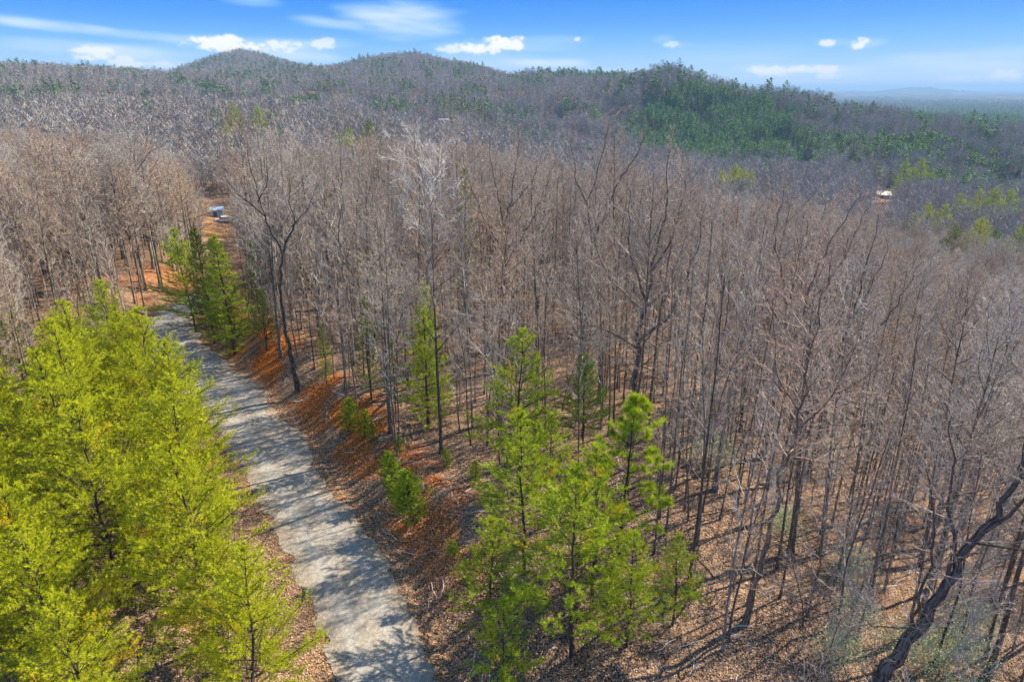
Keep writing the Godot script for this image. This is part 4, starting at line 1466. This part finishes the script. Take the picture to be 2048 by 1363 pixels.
	# centre and right of the drive: x, z, size, shape, colour, wording, stretch
	var centre := [
		[0.3, -29.2, 1.02, mid[0], "needle_green", "green pine with open branches behind the front pines, right of the clay", 1.0],
		[0.5, -22.5, 0.92, mid[1], "needle_green", "bushy green pine nearest the bank in the front group", 1.0],
		[2.1, -18.8, 1.0, mid[2], "needle_green", "green pine with a long dark trunk in the middle of the front group", 1.0],
		[4.4, -23.2, 1.0, long[0], "needle_green", "long-needled pine at the right of the front group", 1.0],
		[4.0, -18.6, 0.62, mid[0], "needle_green", "small green pine at the foot of the front group, by the bottom edge", 1.0],
		[-0.3, -17.9, 0.55, mid[2], "needle_green", "low green pine on the leafy bank at the bottom edge", 1.0],
		[5.9, -19.9, 0.5, mid[1], "needle_green", "small green pine right of the front group under bare trees", 1.0],
		[3.9, -33.0, 0.72, mid[1], "needle_dark", "small dark green pine left of the large crooked tree", 1.0],
		[-5.0, -36.5, 0.98, full[0], "needle_green", "tall narrow pine standing on the bank in front of the white-limbed tree", 1.0],
		[-8.9, -39.2, 0.72, narrow[1], "needle_dark", "slim dark pine between the dark forked tree and the tall narrow pine", 1.0],
		[-7.1, -37.6, 0.5, narrow[0], "needle_dark", "short narrow pine just left of the tall narrow pine", 1.0],
		[-12.5, -42.2, 0.45, narrow[1], "needle_green", "small pine close to the foot of the dark forked tree", 1.0],
		[-22.5, -51.6, 1.3, full[0], "needle_green", "dense green pine on the bank crest opposite the bend", 0.82],
		[-28.5, -58.1, 1.0, young[2], "needle_green", "wide dull pine leaning over the drive where it bends away", 1.1],
		[-25.5, -54.9, 1.1, full[0], "needle_dull", "olive pine between the two pines at the bend", 1.0],
		[-19.2, -49.8, 0.62, mid[1], "needle_dull", "small olive pine right of the dense green bank pine", 1.0],
		[-20.8, -53.5, 0.8, narrow[1], "needle_dark", "narrow pine behind the dense green bank pine", 1.0],
		[-3.2, -46.3, 0.85, sparse[0], "needle_dull", "tall thin pine with sparse olive needles among the bare trees", 1.0],
		[1.6, -26.0, 0.72, mid[2], "needle_green", "green pine filling the gap between the open-branched pine and the front group", 1.0],
		[3.1, -21.2, 0.85, mid[0], "needle_green", "green pine crowded behind the long dark trunk of the front group", 1.0],
		[-0.8, -20.3, 0.7, mid[1], "needle_green", "green pine on the bank edge left of the front group, branches over brown leaves", 1.0],
		[1.3, -32.9, 0.45, narrow[1], "needle_green", "small pine top showing just behind the open-branched pine", 1.0]]
	for a in centre:
		var at := on_land(a[0], a[1])
		plant_pine("pine_tree", a[3], at, a[0] * 5.1 + a[1], a[2] * 1.1, a[4], a[5], "pine tree", "pines on the right of the drive", a[6])
		solid_spots.append(Vector2(a[0], a[1]))
	mark("the front pines", on_land(3.5, -21.5))
	mark("the tall narrow pine", on_land(-5.4, -39.2))
	mark("the pines at the bend", on_land(-27.0, -59.0))
	mark("the left pine stand", on_land(-24.0, -36.0))
	var small := [
		[-6.2, -30.4, 0.85, 0, "bright green evergreen sapling, uppermost of the cluster on the bank slope"], [-4.7, -27.8, 1.0, 1, "bright green evergreen sapling, the fullest of the cluster on the bank slope"], [-5.5, -29.0, 0.7, 1, "bright green sapling in the middle of the cluster on the bank"], [-5.0, -29.5, 0.6, 0, "small bright sapling on the far side of the bank cluster"], [-5.9, -29.6, 0.45, 1, "short bright sapling at the roadward side of the bank cluster"],
		[-8.6, -35.6, 0.62, 0, "green sapling on the orange clay"], [-8.1, -35.0, 0.4, 1, "little sapling beside the one on the orange clay"], [-2.6, -25.0, 0.35, 1, "tiny bright sapling alone on the leafy bank"], [-9.9, -36.7, 0.8, 1, "dark green sapling at the crest above the clay"],
		[-3.4, -31.7, 0.4, 0, "thin green sapling right of the clay, upper bank"], [-1.9, -29.8, 0.5, 1, "thin green sapling near the open-branched pine"], [-6.3, -33.6, 0.42, 0, "green sapling below the tall narrow pine"]]
	for a in small:
		var at := on_land(a[0], a[1])
		plant_pine("evergreen_sapling", cedar[a[3]], at, a[0] * 4.0, a[2] * 1.5, "needle_cedar" if a[2] > 0.72 or a[2] < 0.4 else "needle_green", a[4], "sapling", "evergreen saplings on the bank", 0.8)
	# single evergreens seen further off: azimuth, range, size, colour, wording
	var away := [
		[-22.5, 354.0, 1.67, "needle_dark", "dark evergreen furthest left of a group on the slope beyond the clearing"],
		[-21.1, 357.0, 1.67, "needle_green", "evergreen with a slim top, second in the group beyond the clearing"],
		[-21.8, 318.0, 1.53, "needle_green", "lower evergreen in front of the left pair beyond the clearing"],
		[-19.4, 345.0, 1.81, "needle_green", "tallest evergreen in the group beyond the clearing"],
		[-18.4, 347.0, 1.67, "needle_dark", "dark evergreen right of the tallest one beyond the clearing"],
		[-19.5, 325.0, 1.39, "needle_green", "evergreen below the tallest one beyond the clearing"],
		[-12.8, 300.0, 1.81, "needle_green", "largest evergreen of the cluster on the middle slope"],
		[-11.3, 314.0, 1.81, "needle_dark", "dark evergreen at the right of the middle slope cluster"],
		[-13.6, 287.0, 1.67, "needle_green", "evergreen at the left of the middle slope cluster"],
		[-13.1, 284.0, 1.53, "needle_yellow", "yellowish evergreen at the front of the middle slope cluster"],
		[-11.8, 302.0, 1.53, "needle_dark", "dark green evergreen between the larger ones of the middle slope cluster"],
		[-10.2, 285.0, 1.53, "needle_dark", "dark green evergreen standing right of the middle slope cluster"],
		[-9.0, 220.0, 1.53, "needle_green", "evergreen showing over bare crowns left of the white-limbed tree"],
		[-9.5, 224.0, 1.39, "needle_yellow", "yellowish evergreen beside the one over the bare crowns"],
		[-24.2, 229.0, 0.47, "needle_dark", "small dark conifer beside the blue shed"],
		[17.7, 349.0, 1.81, "needle_yellow", "brightest yellow-green pine top over the bare crowns on the right"],
		[18.9, 350.0, 1.67, "needle_yellow", "yellow-green pine top just right of the brightest one"],
		[16.7, 323.0, 1.67, "needle_yellow", "low yellow-green pine left of the brightest one"],
		[20.0, 343.0, 1.53, "needle_dull", "last and lowest olive pine right of the brightest one"],
		[18.3, 344.0, 1.67, "needle_yellow", "yellow-green pine squeezed between the two brightest tops"],
		[29.3, 452.0, 1.94, "needle_green", "tallest green pine right behind the pale-roofed barn"],
		[30.3, 445.0, 1.94, "needle_green", "wide green pine right of the tallest one by the barn"],
		[29.2, 404.0, 1.67, "needle_green", "green pine in front of the barn's right corner"],
		[31.1, 448.0, 1.67, "needle_green", "low green pine furthest right of the barn"],
		[34.2, 347.0, 1.81, "needle_green", "green pine on the right valley slope, above the lower pines"],
		[35.9, 348.0, 1.81, "needle_green", "green pine cut by the right frame edge in the valley"],
		[33.1, 333.0, 1.67, "needle_green", "green pine left in the valley slope group"],
		[35.0, 352.0, 1.81, "needle_green", "green pine in the middle of the valley slope group"],
		[31.4, 284.0, 1.81, "needle_yellow", "largest pale yellow-green pine below the valley slope group"],
		[32.4, 289.0, 1.67, "needle_yellow", "second pale pine below the valley slope group"],
		[30.6, 273.0, 1.53, "needle_green", "small green pine left of the two pale ones"],
		[34.7, 251.0, 1.81, "needle_yellow", "tall yellow-green pine among bare crowns far right"],
		[35.6, 254.0, 1.67, "needle_dark", "dark pine beside the tall yellow-green one far right"],
		[33.2, 213.0, 1.67, "needle_dull", "olive pine left of the far right pair"],
		[36.9, 265.0, 1.81, "needle_green", "green pine at the frame edge beyond the far right pair"],
		[-5.8, 522.0, 0.97, "needle_cedar", "bright green bush left below the clay yard"],
		[-4.0, 510.0, 0.97, "needle_cedar", "bright green clump right below the clay yard"],
		[-2.8, 502.0, 0.97, "needle_cedar", "bright green clump furthest right below the clay yard"],
		[-2.2, 507.0, 0.97, "needle_cedar", "green clump at the far right end below the clay yard"],
		[-3.4, 512.0, 0.83, "needle_cedar", "low bright clump between the two below the clay yard"]]
	var n := 0
	for a in away:
		var at := polar(a[0], a[1])
		var sh: Array = mid[n % 3] if a[1] > 120 and n % 2 == 0 else young[n % 4]
		if a[1] > 205:
			var front := polar(a[0], a[1] - 7.0)
			gaps.append(Vector3(at.x, at.z, 4.0))
			gaps.append(Vector3(front.x, front.z, 6.5))
		plant_pine("evergreen_tree", sh, at, n * 1.3, a[2] * (1.3 if a[2] > 1.2 else 1.0), a[3], a[4], "evergreen tree", "evergreens scattered over the wooded slopes")
		n += 1


func leafy_shrub(seed_: int, count: int, wide: float, high: float, leaf: float) -> ArrayMesh:
	rng.seed = seed_
	var g := Geo.new()
	for i in count:
		var a := rng.randf() * TAU
		var q := pow(rng.randf(), 0.4)
		var e := rng.randf() * 1.4
		var p := Vector3(cos(a) * cos(e) * wide * q, sin(e) * high * q + 0.15, sin(a) * cos(e) * wide * q)
		p += Vector3(noise_fine.get_noise_3d(p.x * 20, p.y * 20, seed_), 0, noise_fine.get_noise_3d(p.z * 20, p.y * 20, seed_ + 9)) * 0.5
		var d := Vector3(rng.randf_range(-1, 1), rng.randf_range(-0.4, 1), rng.randf_range(-1, 1)).normalized()
		var b := d.cross(Vector3(rng.randf_range(-1, 1), rng.randf_range(-1, 1), rng.randf_range(-1, 1))).normalized() * leaf * 0.28
		g.tri(p, p + d * leaf * 0.5 + b, p + d * leaf)
		g.tri(p, p + d * leaf, p + d * leaf * 0.5 - b)
		g.tint(Color.WHITE * rng.randf_range(0.7, 1.2))
	return g.mesh(m["shrub_leaf"])


func build_shrubs() -> void:
	var leaves := []
	for i in 3:
		leaves.append(leafy_shrub(1000 + i, 2600, 1.2, 1.5, 0.07))
	var list := [
		[15.6, -20.6, 1.2, "pale green leafing shrub behind the foot of the leaning trunk"], [13.6, -21.6, 1.0, "pale green leafing shrub left behind the leaning trunk"], [17.6, -21.0, 1.2, "pale green leafing shrub right of the leaning trunk"], [12.0, -19.6, 0.9, "pale green leafing shrub just left of the leaning trunk's foot"], [16.4, -18.4, 1.0, "pale green leafing shrub at the bottom edge, right of the leaning trunk"],
		[14.8, -24.4, 1.0, "pale leafing shrub further behind the leaning trunk"], [10.6, -32.0, 1.2, "pale grey-green shrub among trunks right of the long-needled pine"], [19.8, -23.4, 1.1, "pale green leafing shrub near the right frame edge"], [12.6, -26.8, 0.9, "small pale green shrub between thin trunks"]]
	var n := 0
	for a in list:
		var at := on_land(a[0], a[1])
		var o := thing("leafing_shrub", at, n * 1.9)
		o.scale = Vector3.ONE * a[2]
		tag(o, a[3], "shrub", "pale leafing shrubs under the right-hand trees")
		part("stems", sapling_kinds[1][1][n % 3][1], o, twig_tones[2])
		part("leaves", leaves[n % 3], o)
		n += 1
	# young beeches that kept their dry leaves
	rng.seed = 1010
	var dry := Geo.new()
	for i in 900:
		var y := rng.randf_range(1.2, 5.0)
		var a := rng.randf() * TAU
		var q := rng.randf() * (1.6 - absf(y - 2.6) * 0.35)
		var p := Vector3(cos(a) * q, y, sin(a) * q)
		var d := Vector3(rng.randf_range(-1, 1), rng.randf_range(-1, 0.2), rng.randf_range(-1, 1)).normalized()
		var b := d.cross(Vector3(rng.randf_range(-1, 1), rng.randf_range(-1, 1), rng.randf_range(-1, 1))).normalized() * 0.022
		dry.tri(p - b, p + b, p + d * 0.09)
	var dm := dry.mesh(m["beech_leaf"])
	var beeches := [[-35.5, -39.0, 1.2, "sapling with dry orange leaves at the left frame edge"], [-33.0, -47.0, 0.8, "small sapling with dry orange leaves behind the left pines"], [24.5, -33.5, 1.0, "sapling with dry orange leaves among the trees on the far right"], [-14.6, -47.4, 0.5, "little sapling with dry orange leaves right behind the dark forked trunk"], [3.4, -50.0, 0.9, "sapling with dry orange leaves deep in the wood"]]
	for a in beeches:
		var o := thing("dry_leaved_sapling", on_land(a[0], a[1]), a[0])
		o.scale = Vector3.ONE * a[2]
		tag(o, a[3], "sapling", "saplings that kept dry leaves")
		part("trunk", sapling_kinds[0][1][1][0], o, tones[0])
		part("crown", sapling_kinds[0][1][1][1], o, twig_tones[1])
		part("leaves", dm, o)


# ------------------------------------------------------------------ what lies on the ground
func build_litter() -> void:
	rng.seed = 1313
	var g := Geo.new()
	g.tri(V(-0.5, 0, 0), V(0, 0.12, 0.34), V(0.5, 0.03, 0))
	g.tri(V(-0.5, 0, 0), V(0.5, 0.03, 0), V(0, 0.15, -0.34))
	var leaf := g.mesh(m["loose_leaf"])
	var rows := PackedFloat32Array()
	var browns := [Color(0.33, 0.24, 0.185), Color(0.43, 0.335, 0.27), Color(0.25, 0.185, 0.15), Color(0.54, 0.455, 0.385), Color(0.36, 0.25, 0.175), Color(0.19, 0.145, 0.12)]
	for i in 360000:
		var r := sqrt(rng.randf()) * 50.0
		if r < 14.0:
			continue
		var az := rng.randf_range(-48, 48)
		var x := sin(deg_to_rad(az)) * r
		var z := -cos(deg_to_rad(az)) * r
		var s := drive_at(x, z) if x < 25 else Vector2(30, 0)
		if absf(s.x) < 1.9 and rng.randf() > 0.05 + maxf(0, absf(s.x) - 1.0) * 0.75 + maxf(0, noise_fine.get_noise_2d(x * 0.6, z * 0.6) - 0.2) * 0.8:
			continue
		if s.x > 2.4 and s.x < 6.0 and s.y > 50 and s.y < 88 and rng.randf() < 0.6:
			continue
		var size := rng.randf_range(0.035, 0.068)
		var b := Basis(Vector3.UP, rng.randf() * TAU) * Basis(Vector3.RIGHT, rng.randf_range(-0.5, 0.5)) * Basis(Vector3.BACK, rng.randf_range(-0.4, 0.4))
		row(rows, b.scaled(Vector3.ONE * size), Vector3(x, height(x, z) + 0.035, z))
		var c: Color = browns[rng.randi() % 6] * rng.randf_range(0.95, 1.5)
		rows.append_array(PackedFloat32Array([c.r, c.g, c.b, 1.0]))
	var o := scatter("leaf_litter", leaf, rows, true, self)
	tag(o, "fallen brown leaves covering the forest floor and the drive's edges", "leaf litter", "", "stuff")
	# dead sticks
	var st := Geo.new()
	st.tube(PackedVector3Array([V(-1, 0, 0), V(-0.3, 0.06, 0.08), V(0.4, 0.02, -0.05), V(1, 0.08, 0.1)]), PackedFloat32Array([0.03, 0.026, 0.02, 0.008]), 4)
	st.tube(PackedVector3Array([V(-0.1, 0.05, 0.05), V(0.3, 0.16, 0.4)]), PackedFloat32Array([0.015, 0.006]), 3)
	var sticks := PackedFloat32Array()
	for i in 420:
		var r := rng.randf_range(15, 60)
		var az := rng.randf_range(-46, 46)
		var x := sin(deg_to_rad(az)) * r
		var z := -cos(deg_to_rad(az)) * r
		if absf(drive_at(x, z).x) < 2.6:
			continue
		row(sticks, Basis(Vector3.UP, rng.randf() * TAU).scaled(Vector3.ONE * rng.randf_range(0.25, 0.85)), Vector3(x, height(x, z) + 0.05, z))
	var w := scatter("fallen_sticks", st.mesh(twig_tones[2]), sticks, false, self)
	tag(w, "dead sticks lying among the leaves under the trees", "sticks", "", "stuff")
	# fallen trunks one can point to
	var logs := [[-32.0, -72.5, 0.62, 7.0, 0.09, "pale thin trunk fallen aslant above the bend of the drive"], [18.5, -30.0, 0.4, 6.0, 0.12, "fallen grey trunk on the leaves among the right-hand trees"], [8.5, -46.0, -0.9, 5.0, 0.10, "fallen trunk deep in the middle of the wood"]]
	for l in logs:
		var q := Geo.new(true)
		var pts := PackedVector3Array()
		var rad := PackedFloat32Array()
		for i in 6:
			pts.append(V((i / 5.0 - 0.5) * l[3], 0.12 + i * (0.34 if l[5].begins_with("pale") else 0.05), sin(i * 1.3) * 0.12))
			rad.append(lerpf(l[4], l[4] * 0.45, i / 5.0))
		q.tube(pts, rad, 7)
		var o2 := part("fallen_trunk", q.mesh(tones[2]), self)
		o2.name = numbered("fallen_trunk")
		o2.position = on_land(l[0], l[1])
		o2.rotation.y = l[2]
		tag(o2, l[5], "log", "fallen trunks")


# ------------------------------------------------------------------ buildings and vehicles
func gable(called: String, at: Vector3, turn: float, size: Vector3, rise: float, wall: String, roof: String, label: String, category: String, door_wide := 1.0) -> Node3D:
	var o := thing(called, at, turn)
	tag(o, label, category)
	var hx := size.x / 2
	var hz := size.z / 2
	var wl := Geo.new()
	# the gable ends are left and right, the long side looks toward +z
	for zz in [-hz, hz]:
		wl.quad(V(-hx, -2.0, zz), V(hx, -2.0, zz), V(hx, size.y, zz), V(-hx, size.y, zz))
	for xx in [-hx, hx]:
		wl.quad(V(xx, -2.0, -hz), V(xx, -2.0, hz), V(xx, size.y, hz), V(xx, size.y, -hz))
		wl.tri(V(xx, size.y, -hz), V(xx, size.y, hz), V(xx, size.y + rise, 0))
	part("wall", wl.mesh(m[wall]), o)
	var over := 0.35
	var drop := rise * over / hz
	for sgn in [-1.0, 1.0]:
		var rf := Geo.new()
		var e := PackedVector2Array([Vector2(0, size.y + rise + 0.02), Vector2(sgn * (hz + over), size.y - drop + 0.02), Vector2(sgn * (hz + over), size.y - drop + 0.14), Vector2(0, size.y + rise + 0.14)])
		rf.slab(e, -hx - over, hx + over)
		var r := part("roof", rf.mesh(m[roof]), o)
		r.rotation.y = -PI / 2 if false else PI / 2
		r.scale = V(-1, 1, 1)
	var dr := Geo.new()
	dr.box(V(-door_wide / 2 - hx * 0.35, 0, hz), V(door_wide / 2 - hx * 0.35, minf(2.05, size.y - 0.25), hz + 0.05))
	part("door", dr.mesh(m["dark_timber"]), o)
	for xx in [hx * 0.25, hx * 0.7]:
		var wn := Geo.new()
		wn.box(V(xx - hx * 0.12, 0.95, hz), V(xx + hx * 0.12, minf(1.9, size.y - 0.3), hz + 0.04))
		var w := part("window", wn.mesh(m["white_paint"]), o)
		var pn := Geo.new()
		pn.box(V(xx - hx * 0.12 + 0.06, 1.01, hz + 0.03), V(xx + hx * 0.12 - 0.06, minf(1.84, size.y - 0.36), hz + 0.05))
		part("pane", pn.mesh(m["dark_glass"]), w)
	return o


func wheel(parent: Node3D, x: float, z: float, r: float) -> void:
	var tyre := CylinderMesh.new()
	tyre.top_radius = r
	tyre.bottom_radius = r
	tyre.height = 0.24
	tyre.radial_segments = 20
	tyre.material = m["rubber"]
	var w := part("wheel", tyre, parent)
	w.position = V(x, r, z)
	w.rotation.x = PI / 2
	var rim := CylinderMesh.new()
	rim.top_radius = r * 0.62
	rim.bottom_radius = r * 0.62
	rim.height = 0.26
	rim.radial_segments = 16
	rim.material = m["steel"]
	part("rim", rim, w)


func build_clearing() -> void:
	var c := polar(-23.35, 224.0)
	gable("metal_shed", polar(-23.3, 226.0), 0.35, V(3.3, 2.0, 2.6), 0.6, "metal_blue", "metal_roof_blue", "blue-grey metal shed with a pale blue roof in the clearing", "shed")
	# the car shows its left side, nose to the left
	var at := polar(-22.95, 219.0)
	var o := thing("parked_car", at, 0.30)
	tag(o, "white sport utility car parked in front of the blue shed", "car")
	var body := Geo.new()
	body.slab(PackedVector2Array([Vector2(-2.35, 0.4), Vector2(2.35, 0.4), Vector2(2.4, 1.0), Vector2(2.2, 1.08), Vector2(1.95, 1.68), Vector2(-0.5, 1.72), Vector2(-1.15, 1.12), Vector2(-2.25, 0.98), Vector2(-2.4, 0.7)]), -0.9, 0.9)
	part("body", body.mesh(m["white_paint"]), o)
	for zz in [-0.9, 0.9]:
		var wn := Geo.new()
		var s: float = signf(zz)
		wn.slab(PackedVector2Array([Vector2(-0.98, 1.14), Vector2(2.0, 1.14), Vector2(1.84, 1.6), Vector2(-0.46, 1.62)]), zz, zz + s * 0.015)
		part("side_window", wn.mesh(m["dark_glass"]), o)
	var ws := Geo.new()
	ws.quad(V(-1.14, 1.14, -0.8), V(-1.14, 1.14, 0.8), V(-0.55, 1.69, 0.72), V(-0.55, 1.69, -0.72))
	var screen := part("windscreen", ws.mesh(m["dark_glass"]), o)
	screen.position = V(-0.02, 0.01, 0)
	for zz in [-0.62, 0.62]:
		var hl := Geo.new()
		hl.box(V(-2.43, 0.72, zz - 0.16), V(-2.3, 0.86, zz + 0.16))
		part("headlight", hl.mesh(m["steel"]), o)
	for x in [-1.5, 1.45]:
		for zz in [-0.82, 0.82]:
			wheel(o, x, zz, 0.36)
	at = polar(-21.9, 219.5)
	o = thing("box_trailer", at, 0.30)
	tag(o, "dull red-brown box trailer standing right of the white car", "trailer")
	var bx := Geo.new()
	bx.box(V(-2.2, 0.45, -1.0), V(2.2, 2.2, 1.0))
	part("body", bx.mesh(m["rust_paint"]), o)
	var dw := Geo.new()
	dw.box(V(2.2, 0.55, -0.85), V(2.24, 2.1, 0.85))
	part("door", dw.mesh(m["rust_paint"]), o)
	var tw := Geo.new()
	tw.box(V(-3.2, 0.45, -0.06), V(-2.2, 0.57, 0.06))
	part("tow_bar", tw.mesh(m["steel"]), o)
	for zz in [-1.05, 1.05]:
		wheel(o, 0.2, zz, 0.33)


func build_far_buildings() -> void:
	gable("pale_roofed_barn", polar(28.25, 436.0), -0.30, V(6.6, 2.6, 6.0), 1.7, "grey_wall", "pale_roof", "grey barn with a pale cream roof down in the right valley", "barn", 2.0)
	gable("ridge_cabin", polar(-8.15, 1253.0), 0.05, V(11.5, 4.4, 8.0), 3.2, "dark_wall", "dark_roof", "dark cabin with a dark green roof high on the middle hilltop", "cabin", 1.2)
	gable("grey_roofed_house", polar(-5.0, 364.0), 0.25, V(6.0, 2.6, 5.0), 1.2, "cream_wall", "grey_roof", "little house with a grey roof half hidden in the bare trees", "house")
	gable("yard_house", polar(-5.45, 622.0), 0.1, V(9.0, 3.0, 6.0), 1.4, "grey_wall", "grey_roof", "grey house at the top of the orange clay yard", "house")
	var o := gable("cream_cabin", polar(-5.6, 592.0), -0.4, V(3.0, 4.2, 3.0), 1.0, "cream_wall", "grey_roof", "small cream cabin below the orange clay yard", "cabin")


# ------------------------------------------------------------------ all of it
func _ready() -> void:
	view_and_light()
	noise_fine.seed = 3
	noise_fine.frequency = 0.22
	noise_fine.fractal_octaves = 3
	noise_mid.seed = 8
	noise_mid.frequency = 0.03
	noise_mid.fractal_octaves = 3
	noise_wide.seed = 21
	noise_wide.frequency = 0.0045
	noise_wide.fractal_octaves = 3
	for p in DRIVE:
		drive_line.append(p)
	for y in [[-5.9, 604.0, 18.0], [-6.0, 580.0, 14.0], [28.25, 433.0, 10.0], [28.25, 417.0, 6.0], [-5.0, 360.0, 7.0], [-8.15, 1248.0, 14.0]]:
		yards.append(Vector3(sin(deg_to_rad(y[0])) * y[1], -cos(deg_to_rad(y[0])) * y[1], y[2]))
	for y in [[28.2, 404, 7], [28.2, 393, 6], [28.2, 380, 6], [28.2, 368, 5.5], [28.2, 357, 5.5], [28.2, 346, 5], [28.2, 336, 5], [28.2, 326, 5], [28.2, 316, 4.5], [28.2, 306, 4.5], [-5.9, 562, 12], [-5.9, 549, 12], [-5.9, 536, 12], [-5.9, 523, 12], [-5.9, 510, 12], [-5.9, 497, 12], [-5.9, 484, 12], [-5.0, 350, 4.5], [-5.0, 340, 4.5], [-5.0, 330, 4.5], [-5.0, 320, 4.5], [-5.0, 310, 4.5], [-5.0, 300, 4.5], [-5.0, 290, 4.5], [-5.0, 280, 4.5], [-5.0, 270, 4.5], [-5.0, 260, 4.5], [-5.0, 250, 4.5]]:
		gaps.append(Vector3(sin(deg_to_rad(y[0])) * y[1], -cos(deg_to_rad(y[0])) * y[1], y[2]))
	var t := Time.get_ticks_msec()
	make_materials()
	build_ground()
	build_drive()
	print("ground ", Time.get_ticks_msec() - t)
	make_bare_kinds()
	make_mid_kinds()
	print("kinds ", Time.get_ticks_msec() - t)
	build_marked_trees()
	build_pines()
	print("pines ", Time.get_ticks_msec() - t)
	build_clearing()
	build_far_buildings()
	build_far_woods()
	print("far ", Time.get_ticks_msec() - t)
	build_near_woods()
	build_shrubs()
	build_litter()
	print("all ", Time.get_ticks_msec() - t)
